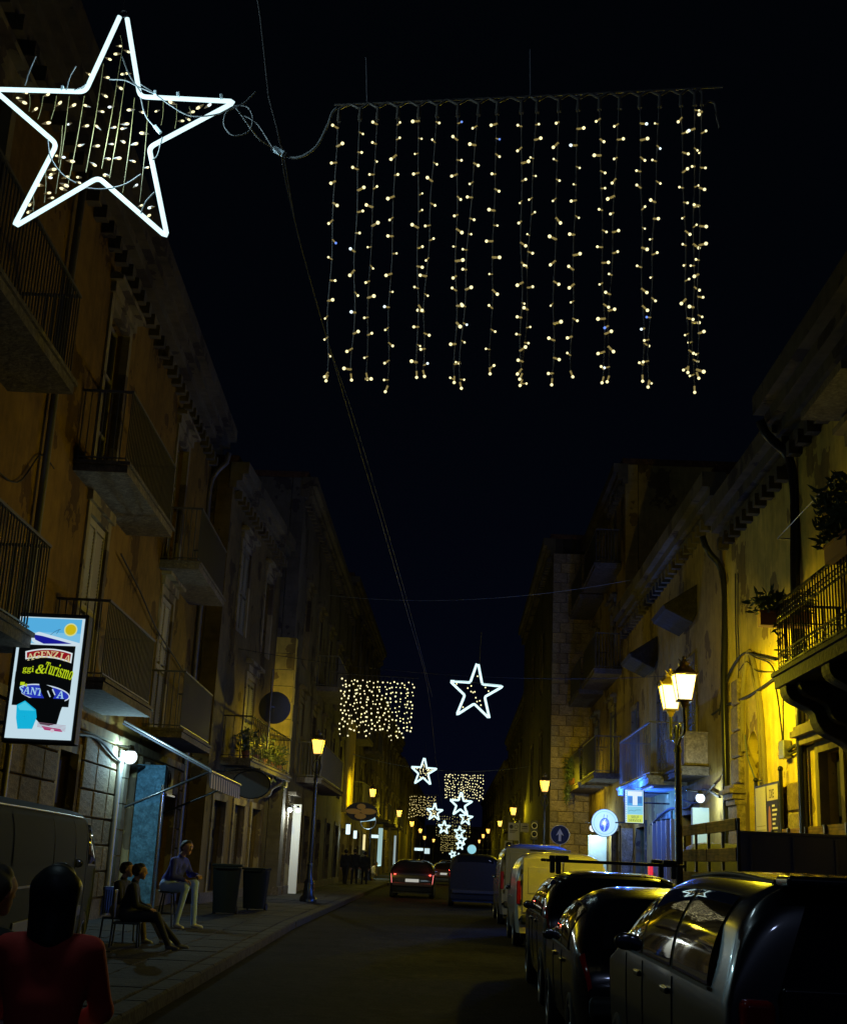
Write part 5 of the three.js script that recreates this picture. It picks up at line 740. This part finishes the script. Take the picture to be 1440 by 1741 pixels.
car('parked_van', 'taller blue-grey van parked beyond the pale yellow-lit van', 'van', 2.08, 32.0, vanBig, { body: blueGrey, windows: [[2.7, 3.5, 0.06, 0.74]], wheels: [0.9, 3.9], wheelR: 0.33, group: parked, extra: (g, k) => { boxy(blueGrey)(g, k); mesh('brake_lamp', rbox(0.4, 0.04, 0.04, 0.01, 0, k.H(0.1) - 0.06, 0.03), M.black, g); } });
car('parked_car', 'dark tall car parked farthest out in the road, left of the vans', 'car', 0.72, 43.0, vanlet, { body: dullBlack, plate: false, windows: [[0.35, 1.2, 0.06, 0.8], [1.3, 2.1, 0.06, 0.8]], rearGlass: [0.03, 0.1, 0.78], tail: [0.01, 0.16, 0.02, 0.3], wheels: [0.75, 3.15], group: parked });
const moving = 'cars driving away with lit tail lights';
car('moving_car', 'dark car driving away in the left lane, tail lights and plate lit', 'car', -1.6, 50.0, suv, { body: blackP, windows: [[0.6, 1.2, 0.06, 0.78], [1.28, 2.1, 0.06, 0.78]], rearGlass: [0.09, 0.4, 0.82], tail: [0.004, 0.05, 0.12, 0.42], lit: true, wheels: [0.7, 3.25], group: moving });
car('moving_car', 'second car driving away, its red lights just right of the nearer moving car', 'car', -0.55, 78.0, hatch, { body: greyP, windows: [[0.75, 1.3, 0.08, 0.72]], rearGlass: [0.16, 0.6, 0.8], tail: [0.01, 0.16, 0.05, 0.6], lit: true, wheels: [0.6, 2.9], wheelR: 0.28, group: moving });
car('moving_car', 'farthest car driving away, tiny red lights left of the dark tall car', 'car', -0.9, 150.0, suv, { body: greyP, rearGlass: [0.09, 0.4, 0.82], tail: [0.01, 0.16, 0.03, 0.6], lit: true, wheels: [0.7, 3.25], group: moving });
const vanLong = carShape({ L: 7.2, W: 0.95, belt: 1.2, n: 6, tumble: 0.06, rear: 0.16, rw: 0.05, front: 0.9, prof: [[0, 0.5], [0.008, 1.0], [0.02, 1.5], [0.06, 1.8], [0.18, 1.9], [0.6, 1.93], [5.4, 1.93], [6.0, 1.88], [6.4, 1.6], [6.7, 1.3], [6.95, 1.1], [7.1, 0.9], [7.2, 0.5]] });
car('parked_van', 'long grey van parked on the left behind the seated people in the foreground', 'van', -4.94, 10.9, vanLong, { body: whiteVan, turn: 0.137, windows: [[5.75, 6.35, 0.06, 0.74]], wheels: [0.9, 5.9], wheelR: 0.33, extra: (g, k) => { for (const sg of [-1, 1]) mesh('side_panel', patch(k, 0.9, 2.9, onSide(k, 0.1, 0.74), sg, 0.008, 20, 10), whiteVan, g); boxy(whiteVan)(g, k);
  for (const sg of [-1, 1]) {
    for (const q of [3.15, 4.65, 5.6, 6.5]) mesh('door_seam', new THREE.TubeGeometry(new THREE.CatmullRomCurve3([...Array.from({ length: 7 }, (_, i) => k.side(q, 0.1 + i * 0.148)), ...[0.2, 0.5, 0.75, 0.88].map((sn) => k.P(q, Math.pow(1 - Math.pow(sn, k.n), 1 / k.n), sn))].map(([x, y]) => V(sg * (x + 0.001), y, -q))), 24, 0.005, 4), M.black, g);
    mesh('slide_rail', rbox(0.02, 0.03, 2.6, 0.006, sg * (k.side(3, 0.9)[0] + 0.004), 1.06, -1.9), M.black, g); mesh('side_moulding', rbox(0.03, 0.13, 4.2, 0.012, sg * (k.side(3, 0.5)[0] + 0.004), 0.68, -3.3), M.black, g);
    mesh('gutter', tube([0.4, 1.5, 3, 4.5, 5.6].map((q) => { const [x, y] = k.P(q, 0.93, Math.pow(1 - Math.pow(0.93, k.n), 1 / k.n)); return V(sg * x, y + 0.006, -q); }), 0.012, 24, 6), M.steel, g);
  } } });
{ // flatbed truck with slatted sides
  const g = thing('flatbed_truck', 'parked flatbed truck with slatted wooden side rail and dark blue tailgate', 'truck', V(4.72, 0.12, -18.0), 0), bed = 1.06, dk = matt(C(0.11, 0.12, 0.3), 0.6, {}); g.scale.x = 0.84;
  mesh('bed', [rbox(1.76, 0.1, 4.3, 0.02, 0, bed, -2.15), box2(-0.5, -0.38, bed - 0.3, bed - 0.06, -5.8, -0.1), box2(0.38, 0.5, bed - 0.3, bed - 0.06, -5.8, -0.1)], M.iron, g);
  mesh('tailgate', [rbox(1.86, 0.78, 0.05, 0.015, 0, bed + 0.45, 0), ...[-0.7, 0, 0.7].map((x) => rbox(0.06, 0.74, 0.04, 0.01, x, bed + 0.45, 0.036))], dk, g); mesh('tailgate_rail', rbox(1.86, 0.05, 0.07, 0.015, 0, bed + 0.865, 0), dk, g);
  for (const sg of [-1, 1]) {
    mesh('post', [0, -1.05, -2.1, -3.15, -4.2].map((z) => rbox(0.05, 1.12, 0.07, 0.01, sg * 0.9, bed + 0.5, z)), M.iron, g);
    for (const [y, h] of [[0.2, 0.2], [0.56, 0.19], [0.97, 0.17]]) for (const z of [-1.05, -3.15]) { const m = mesh('side_board', chamfer(2.06, h, 0.028, 0.006), M.wood, g); m.position.set(sg * 0.94, bed + y, z); m.rotation.y = Math.PI / 2 + rr(-0.002, 0.002); m.rotation.x = rr(-0.004, 0.004); }
  }
  const cab = carShape({ L: 1.6, W: 0.86, belt: 1.15, y0: 0.4, n: 4.5, tumble: 0.1, rear: 0.1, front: 0.4, rw: 0.04, prof: [[0, 0.9], [0.02, 1.5], [0.06, 1.8], [0.2, 1.86], [0.8, 1.86], [1.05, 1.75], [1.3, 1.3], [1.5, 1.0], [1.6, 0.7]] });
  const c = sub('cab', g, V(0, 0, -4.45)); mesh('shell', carSurface(cab), dk, c); for (const sg of [-1, 1]) mesh('side_window', patch(cab, 0.25, 1.0, onSide(cab, 0.06, 0.75), sg), glassCar, c);
  for (const s of [1.0, 5.1]) for (const sg of [-1, 1]) wheel(g, sg * 0.85, 0.34, s, 0.24);
  for (const sg of [-1, 1]) mesh('tail_light', rbox(0.24, 0.1, 0.05, 0.02, sg * 0.85, bed - 0.12, 0.02), tailRed, g);
}
// bins
const binA = thing('waste_bin', 'dark wheeled bin standing right of the man in blue', 'bin', V(-5.0, 0.12, -28.4), 0.1, 'wheeled bins on the left pavement');
mesh('tub', new THREE.CylinderGeometry(0.42, 0.34, 0.95, 4, 1).rotateY(Math.PI / 4).scale(1, 1, 0.9).translate(0, 0.53, 0), matt(C(0.008, 0.01, 0.009), 0.9, {}), binA); mesh('lid', [rbox(0.66, 0.06, 0.62, 0.03, 0, 1.05, 0), cyl(0.025, 0.025, 0.5, 0, 0, 0).rotateZ(Math.PI / 2).translate(0, 1.0, 0.32)], matt(C(0.01, 0.012, 0.011), 0.85, {}), binA);
for (const s of [-1, 1]) mesh('wheel', cyl(0.1, 0.1, 0.06, 0, 0, 0).rotateZ(Math.PI / 2).translate(s * 0.24, 0.1, -0.25), M.rubber, binA);
{ const c = binA.clone(); c.name = numbered('waste_bin'); c.position.set(-4.75, 0.12, -31); c.rotation.y = -0.15; c.scale.set(0.9, 0.92, 0.9); scene.add(c); tag(c, 'second wheeled bin, farther along toward the left lamp post', 'bin', 'wheeled bins on the left pavement'); }

// ---------- people ----------
// caps: [a, b, ra, rb, colour]; the skin is the smooth union of tapered capsules, meshed on a grid of the given cell
function figure(caps, cell, blend = 0.03) {
  const lo = V(1e9, 1e9, 1e9), hi = V(-1e9, -1e9, -1e9);
  caps.forEach(([a, b, ra, rb]) => { for (const [p, r] of [[a, ra], [b, rb]]) { lo.min(p.clone().subScalar(r + 0.04)); hi.max(p.clone().addScalar(r + 0.04)); } });
  const c = lo.clone().add(hi).multiplyScalar(0.5), ext = hi.clone().sub(lo), s = Math.max(ext.x, ext.y, ext.z) / 2 + 2 * cell, N = Math.ceil(2 * s / cell), mc = new MarchingCubes(N, new THREE.MeshBasicMaterial(), false, false, 160000);
  mc.isolation = 0; const pre = caps.map(([a, b, ra, rb, col]) => ({ a, d: b.clone().sub(a), l: b.clone().sub(a).lengthSq() || 1e-9, ra, rb, col }));
  const dist = (x, y, z, q) => { const px = x - q.a.x, py = y - q.a.y, pz = z - q.a.z, t = Math.max(0, Math.min(1, (px * q.d.x + py * q.d.y + pz * q.d.z) / q.l)), ex = px - q.d.x * t, ey = py - q.d.y * t, ez = pz - q.d.z * t; return Math.sqrt(ex * ex + ey * ey + ez * ez) - (q.ra + (q.rb - q.ra) * t); };
  const h = N / 2;
  for (let k = 0; k < N; k++) for (let j = 0; j < N; j++) for (let i = 0; i < N; i++) {
    const x = c.x + (i - h) / h * s, y = c.y + (j - h) / h * s, z = c.z + (k - h) / h * s, o = N * N * k + N * j + i;
    if (x < lo.x || x > hi.x || y < lo.y || y > hi.y || z < lo.z || z > hi.z) { mc.field[o] = -0.1; continue; }
    let m = 1e9; for (const q of pre) { const e = dist(x, y, z, q), w = Math.max(blend - Math.abs(m - e), 0) / blend; m = Math.min(m, e) - w * w * blend * 0.25; }
    mc.field[o] = -m;
  }
  mc.update();
  const n = mc.count, pos = new Float32Array(mc.positionArray.subarray(0, n * 3)), nor = new Float32Array(n * 3), col = new Float32Array(n * 3);
  for (let i = 0; i < n; i++) {
    const x = pos[i * 3] = pos[i * 3] * s + c.x, y = pos[i * 3 + 1] = pos[i * 3 + 1] * s + c.y, z = pos[i * 3 + 2] = pos[i * 3 + 2] * s + c.z; let best = 1e9, cc = pre[0].col; for (const q of pre) { const e = dist(x, y, z, q); if (e < best) { best = e; cc = q.col; } } col.set(cc, i * 3);
  }
  const g = new THREE.BufferGeometry(); g.setAttribute('position', new THREE.BufferAttribute(pos, 3)); g.setAttribute('color', new THREE.BufferAttribute(col, 3)); g.setAttribute('normal', new THREE.BufferAttribute(nor, 3)); g.deleteAttribute('normal');
  const r = mergeVertices(g, 1e-5); r.computeVertexNormals(); return r;
}
const bodyMat = new THREE.MeshStandardMaterial({ vertexColors: true, roughness: 0.85 });
const SKIN = [0.42, 0.24, 0.16], lerp3 = (a, b, t) => a.clone().lerp(b, t);
function handCaps(wrist, dir, palmN, curl, col = SKIN, k = 1) {        // palm, four bent fingers of unequal length, thumb from the side
  const f = dir.clone().normalize(), n = palmN.clone().addScaledVector(f, -palmN.dot(f)).normalize(), s = f.clone().cross(n), out = [], at3 = (a, b, c) => wrist.clone().addScaledVector(f, a * k).addScaledVector(s, b * k).addScaledVector(n, c * k);
  for (const b of [-0.028, -0.009, 0.01, 0.028]) out.push([at3(0.0, b * 0.6, 0), at3(0.09, b, 0), 0.016 * k, 0.013 * k, col]);
  [[-0.03, 0.07], [-0.01, 0.082], [0.01, 0.076], [0.029, 0.06]].forEach(([b, l]) => { let p = at3(0.09, b, 0), a = 0.25 * curl; for (const [w, r] of [[0.45, 0.0095], [0.32, 0.0088], [0.23, 0.008]]) { a += curl * 0.55; const q = p.clone().addScaledVector(f, Math.cos(a) * l * w * k).addScaledVector(n, Math.sin(a) * l * w * k); out.push([p, q, r * k, r * 0.93 * k, col]); p = q; } });
  out.push([at3(0.02, -0.03, 0.005), at3(0.055, -0.06, 0.02), 0.012 * k, 0.011 * k, col], [at3(0.055, -0.06, 0.02), at3(0.085, -0.06, 0.04), 0.0105 * k, 0.009 * k, col]);
  return out;
}
function headCaps(c, look, skin = SKIN) {                             // skull, jaw, brow, nose, ears, mouth
  const f = look.clone().normalize(), r = V(0, 1, 0).cross(f).normalize(), u = f.clone().cross(r), q = (a, b, d) => c.clone().addScaledVector(f, a).addScaledVector(r, b).addScaledVector(u, d);
  return [[q(-0.025, 0, 0.03), q(0.015, 0, 0.03), 0.088, 0.084, skin], [q(0.03, 0, -0.03), q(0.055, 0, -0.085), 0.062, 0.036, skin], [q(0.085, -0.03, 0.028), q(0.085, 0.03, 0.028), 0.016, 0.016, skin], [q(0.09, 0, 0.015), q(0.112, 0, -0.022), 0.011, 0.015, skin], [q(0.08, -0.018, -0.055), q(0.08, 0.018, -0.055), 0.01, 0.01, [skin[0] * 0.8, skin[1] * 0.5, skin[2] * 0.5]], ...[-1, 1].map((s) => [q(-0.005, s * 0.086, 0.015), q(-0.012, s * 0.09, -0.02), 0.018, 0.013, skin])];
}
const eyeCaps = (c, look) => { const f = look.clone().normalize(), r = V(0, 1, 0).cross(f).normalize(), u = f.clone().cross(r); return [-1, 1].map((s) => ball(0.012, ...c.clone().addScaledVector(f, 0.083).addScaledVector(r, s * 0.033).addScaledVector(u, 0.006).toArray(), 8)); };
// j: joints in local metres; colours per garment
function person(name, label, p, turn, j, { top, legs, shoe = [0.03, 0.03, 0.03], hair = [0.02, 0.014, 0.01], long = 0, cell = 0.016, look = V(0, 0, 1), extra, group, handCurl = 0.7, bulk = 1 } = {}) {
  const g = thing(name, label, 'person', p, turn, group), caps = [], hip = j.hip, ch = j.chest, nk = j.neck, hd = j.head, acr = j.across.clone().normalize(), B = bulk;
  caps.push([hip.clone().addScaledVector(acr, -0.08), hip.clone().addScaledVector(acr, 0.08), 0.125 * B, 0.125 * B, legs], [hip.clone().add(V(0, 0.1, 0)), lerp3(hip, ch, 0.55), 0.135 * B, 0.14 * B, top]);
  for (const s of [-1, 1]) caps.push([lerp3(hip, ch, 0.4).addScaledVector(acr, s * 0.05), ch.clone().addScaledVector(acr, s * 0.1), 0.115 * B, 0.105 * B, top]);
  caps.push([ch.clone().addScaledVector(acr, -0.12).add(V(0, 0.06, 0)), ch.clone().addScaledVector(acr, 0.12).add(V(0, 0.06, 0)), 0.085 * B, 0.085 * B, top], [lerp3(ch, nk, 0.55), nk, 0.065, 0.055, top], [nk, lerp3(nk, hd, 0.7), 0.05, 0.048, SKIN]);
  caps.push(...headCaps(hd, look));
  for (const s of ['L', 'R']) {
    const sh = j['sh' + s], el = j['el' + s], wr = j['wr' + s], hp = j['hp' + s], kn = j['kn' + s], an = j['an' + s], toe = j['toe' + s];
    caps.push([sh, el, 0.066 * B, 0.052 * B, top], [el, wr, 0.05 * B, 0.038, top], [hp, kn, 0.098 * B, 0.066, legs], [kn, an, 0.066, 0.046, legs], [an.clone().add(V(0, -0.04, 0)), toe, 0.046, 0.034, shoe]);
  }
  const body = [figure(caps, cell)];
  for (const s of ['L', 'R']) { const wr = j['wr' + s], d = wr.clone().sub(j['el' + s]).normalize(); body.push(figure(handCaps(wr, j['hand' + s] || d, j['palm' + s] || V(0, -1, 0.3), handCurl), 0.005, 0.008)); }
  const strip = (x) => { const y = x.index ? x.toNonIndexed() : x; for (const k of Object.keys(y.attributes)) if (!['position', 'normal', 'color'].includes(k)) y.deleteAttribute(k); return y; };
  mesh('body', mergeGeometries(body.map(strip)), bodyMat, g);
  const f = look.clone().normalize(), r = V(0, 1, 0).cross(f).normalize(), u = f.clone().cross(r), q = (a, b, d) => hd.clone().addScaledVector(f, a).addScaledVector(r, b).addScaledVector(u, d);
  const hc = [[q(-0.04, 0, 0.045), q(0.005, 0, 0.065), 0.094, 0.076, hair], [q(-0.06, -0.03, 0.0), q(-0.06, 0.03, 0.0), 0.07, 0.07, hair], [q(-0.02, -0.07, 0.03), q(-0.02, 0.07, 0.03), 0.04, 0.04, hair]];
  if (long) for (const s of [-1, -0.5, 0, 0.5, 1]) hc.push([q(-0.05, s * 0.055, 0.03), q(-0.085 + 0.03 * Math.abs(s), s * 0.068, -long + 0.012 * Math.sin(s * 5)), 0.055, 0.036, hair]);
  mesh('hair', figure(hc, long ? 0.01 : 0.012, 0.03), new THREE.MeshStandardMaterial({ vertexColors: true, roughness: long ? 0.5 : 0.7 }), g);
  mesh('eyes', eyeCaps(hd, look), M.black, g);
  if (extra) extra(g, j);
  return g;
}
// sitting joints, facing local +z, seat at height h; lean forward, knees and feet given per side
function sitting(h, { lean = 0.05, k = 0.46, kneeUp = [0, 0], foot = [[0, 0.05], [0, 0.05]], hands = [[-0.12, 0.1, 0.34], [0.12, 0.1, 0.34]], spread = 0.12, headF = 0.05, twist = 0 } = {}) {
  const hip = V(0, h + 0.1, 0), ch = V(0, h + 0.46, lean), nk = V(0, h + 0.62, lean * 1.3), hd = V(0, h + 0.77, lean * 1.5 + headF), j = { hip, chest: ch, neck: nk, head: hd, across: V(Math.cos(twist), 0, Math.sin(twist)) };
  [['L', 1, 0], ['R', -1, 1]].forEach(([s, q, i]) => {
    j['sh' + s] = V(q * 0.185 * Math.cos(twist), h + 0.53, lean * 1.1 + q * 0.185 * Math.sin(twist)); const H = hands[i]; j['wr' + s] = V(q * Math.abs(H[0]), h + 0.1 + H[1], H[2]); j['el' + s] = lerp3(j['sh' + s], j['wr' + s], 0.5).add(V(q * 0.09, -0.1, -0.06));
    j['hp' + s] = V(q * 0.095, h + 0.09, 0.03); j['kn' + s] = V(q * spread, h + 0.1 + kneeUp[i], k); j['an' + s] = V(q * spread + foot[i][0], 0.1, k + foot[i][1]); j['toe' + s] = j['an' + s].clone().add(V(q * 0.03, -0.065, 0.15));
  });
  return j;
}
function standing(H, step = 0.15) {
  const k = H / 1.72, P = (x, y, z) => V(x * k, y * k, z * k), j = { hip: P(0, 0.95, 0), chest: P(0, 1.28, 0.01), neck: P(0, 1.45, 0.01), head: P(0, 1.6, 0.035), across: V(1, 0, 0) };
  [['L', 1], ['R', -1]].forEach(([s, q]) => { const f = q * step; j['sh' + s] = P(q * 0.18, 1.38, 0); j['el' + s] = P(q * 0.24, 1.1, -f * 0.3 - 0.03); j['wr' + s] = P(q * 0.23, 0.85, -f * 0.5 + 0.06); j['hp' + s] = P(q * 0.09, 0.9, 0); j['kn' + s] = P(q * 0.1, 0.5, f * 0.6 + 0.04); j['an' + s] = P(q * 0.1, 0.1, f); j['toe' + s] = P(q * 0.12, 0.035, f + 0.15); });
  return j;
}
function chair(label, p, turn, mat, seat = 0.44, group, stool = 0) {
  const g = thing('chair', label, 'chair', p, turn, group);
  mesh('seat', rbox(0.44, 0.035, 0.42, 0.015, 0, seat - 0.02, 0.02), mat, g); if (!stool) mesh('backrest', [0, 1, 2, 3, 4].map((i) => rbox(0.06, 0.4, 0.02, 0.008, -0.17 + i * 0.085, seat + 0.24, -0.21).rotateX(0)), mat, g); if (!stool) mesh('back_rail', rbox(0.46, 0.06, 0.03, 0.012, 0, seat + 0.45, -0.215), mat, g);
  for (const [x, z] of [[-0.19, 0.2], [0.19, 0.2], [-0.19, -0.19], [0.19, -0.19]]) mesh('leg', rod(V(x, seat - 0.03, z), V(x * 1.08, 0, z * 1.1), 0.016, 8), mat, g);
  return g;
}
const PAVE = 0.112, darkPlastic = std(C(0.04, 0.045, 0.045), 0.5), whitePlastic = std(C(0.6, 0.6, 0.62), 0.45);
person('person', 'man in a blue jacket and pale jeans sitting on a stool beside the cafe', V(-5.1, PAVE, -23.1), Math.PI / 2 - 0.35, sitting(0.62, { lean: 0.16, k: 0.44, kneeUp: [0.06, -0.02], spread: 0.15, headF: 0.07, foot: [[0.02, 0.03], [-0.02, -0.12]], hands: [[0.1, 0.2, 0.5], [0.16, 0.12, 0.4]] }), { top: [0.03, 0.04, 0.32], legs: [0.36, 0.5, 0.85], shoe: [0.5, 0.5, 0.5], look: V(-0.35, -0.1, 1), cell: 0.014, bulk: 1.06, extra: (g, j) => { const c = sub('glasses', g, j.head); mesh('rim', [-1, 1].map((s) => new THREE.TorusGeometry(0.024, 0.004, 6, 16).rotateY(-0.34).translate(s * 0.033 - 0.035, 0.008, 0.1)), M.chrome, c); } });
{ const g = thing('stool', 'tall dark stool under the man in the blue jacket', 'stool', V(-5.1, PAVE, -23.1), 0); mesh('seat', lathe([[0, 0.6], [0.17, 0.6], [0.19, 0.62], [0.18, 0.64], [0, 0.645]]), darkPlastic, g); for (let i = 0; i < 4; i++) mesh('leg', rod(V(0.11 * Math.cos(i * 1.57 + 0.8), 0.6, 0.11 * Math.sin(i * 1.57 + 0.8)), V(0.21 * Math.cos(i * 1.57 + 0.8), 0, 0.21 * Math.sin(i * 1.57 + 0.8)), 0.015), M.iron, g); mesh('footrest', new THREE.TorusGeometry(0.17, 0.01, 6, 24).rotateX(Math.PI / 2).translate(0, 0.25, 0), M.iron, g); }
person('person', 'dark-haired person in black with brown trousers sitting farther left of the seated pair', V(-4.95, PAVE, -19.2), Math.PI / 2 - 0.2, sitting(0.42, { lean: 0.02, k: 0.46, kneeUp: [0.06, 0.02], foot: [[0, 0.32], [0, 0.1]] }), { top: [0.012, 0.012, 0.015], legs: [0.13, 0.1, 0.06], shoe: [0.6, 0.62, 0.62], look: V(0.2, 0, 1) }).scale.setScalar(0.87);
person('person', 'dark-haired person in black with one leg stretched out, nearer the street of the seated pair', V(-4.55, PAVE, -18.1), Math.PI / 2 + 0.15, sitting(0.42, { lean: 0.06, k: 0.48, kneeUp: [-0.05, 0], foot: [[0, 0.36], [0, 0.22]] }), { top: [0.012, 0.014, 0.016], legs: [0.03, 0.03, 0.035], shoe: [0.12, 0.12, 0.14], look: V(0.1, 0, 1) }).scale.setScalar(0.87);
chair('dark slatted chair under the person farther left of the seated pair', V(-4.95, PAVE, -19.2), Math.PI / 2 - 0.2, darkPlastic, 0.42, 'cafe chairs').scale.setScalar(0.87); chair('dark slatted chair under the person with the outstretched leg', V(-4.55, PAVE, -18.1), Math.PI / 2 + 0.15, darkPlastic, 0.42, 'cafe chairs').scale.setScalar(0.87);
person('person', 'person with long black hair and a red sweater seen from behind, nearest the camera', V(-1.82, 0.0, -5.9), Math.PI + 0.1, sitting(0.5, { lean: 0.0, headF: 0.03 }), { top: [0.52, 0.045, 0.03], legs: [0.55, 0.56, 0.6], hair: [0.008, 0.012, 0.012], long: 0.2, cell: 0.012, bulk: 0.98 });
chair('white plastic stool under the person in the red sweater', V(-1.82, 0.0, -5.9), Math.PI + 0.1, whitePlastic, 0.49, null, 1).name = 'plastic_stool';
person('person', 'person in a black jacket and white trousers, cut off by the left edge', V(-2.42, 0.0, -6.5), Math.PI - 0.5, sitting(0.47, { lean: 0.06 }), { top: [0.012, 0.016, 0.014], legs: [0.5, 0.5, 0.55], hair: [0.03, 0.02, 0.012], cell: 0.014, bulk: 1.08 });
chair('chair under the person in black at the left edge', V(-2.42, 0.0, -6.5), Math.PI - 0.5, darkPlastic, 0.47, 'chairs in the foreground');
const walkers = [[-5.35, 63.5, 1.66, 'leftmost'], [-4.95, 64.2, 1.72, 'middle'], [-4.5, 65, 1.62, 'rightmost']];
walkers.forEach(([x, d, h, w], i) => person('person', w + ' of three dark figures walking together on the far left pavement', V(x, PAVE, -d), Math.PI + 0.15 * (i - 1), standing(h, i === 1 ? -0.2 : 0.2), { top: [0.015, 0.015, 0.018], legs: [0.02, 0.02, 0.025], cell: 0.026, group: 'people walking on the far left pavement', bulk: 1.1 }));
person('person', 'small crouching person in a white jacket beyond the walking group', V(-4.95, PAVE, -76), Math.PI / 2, sitting(0.2, { lean: 0.2, k: 0.3, kneeUp: [0.2, 0.2], foot: [[0, -0.12], [0, -0.12]] }), { top: [0.75, 0.75, 0.75], legs: [0.15, 0.15, 0.17], cell: 0.03, bulk: 1.3 });

renderer.render(scene, camera);
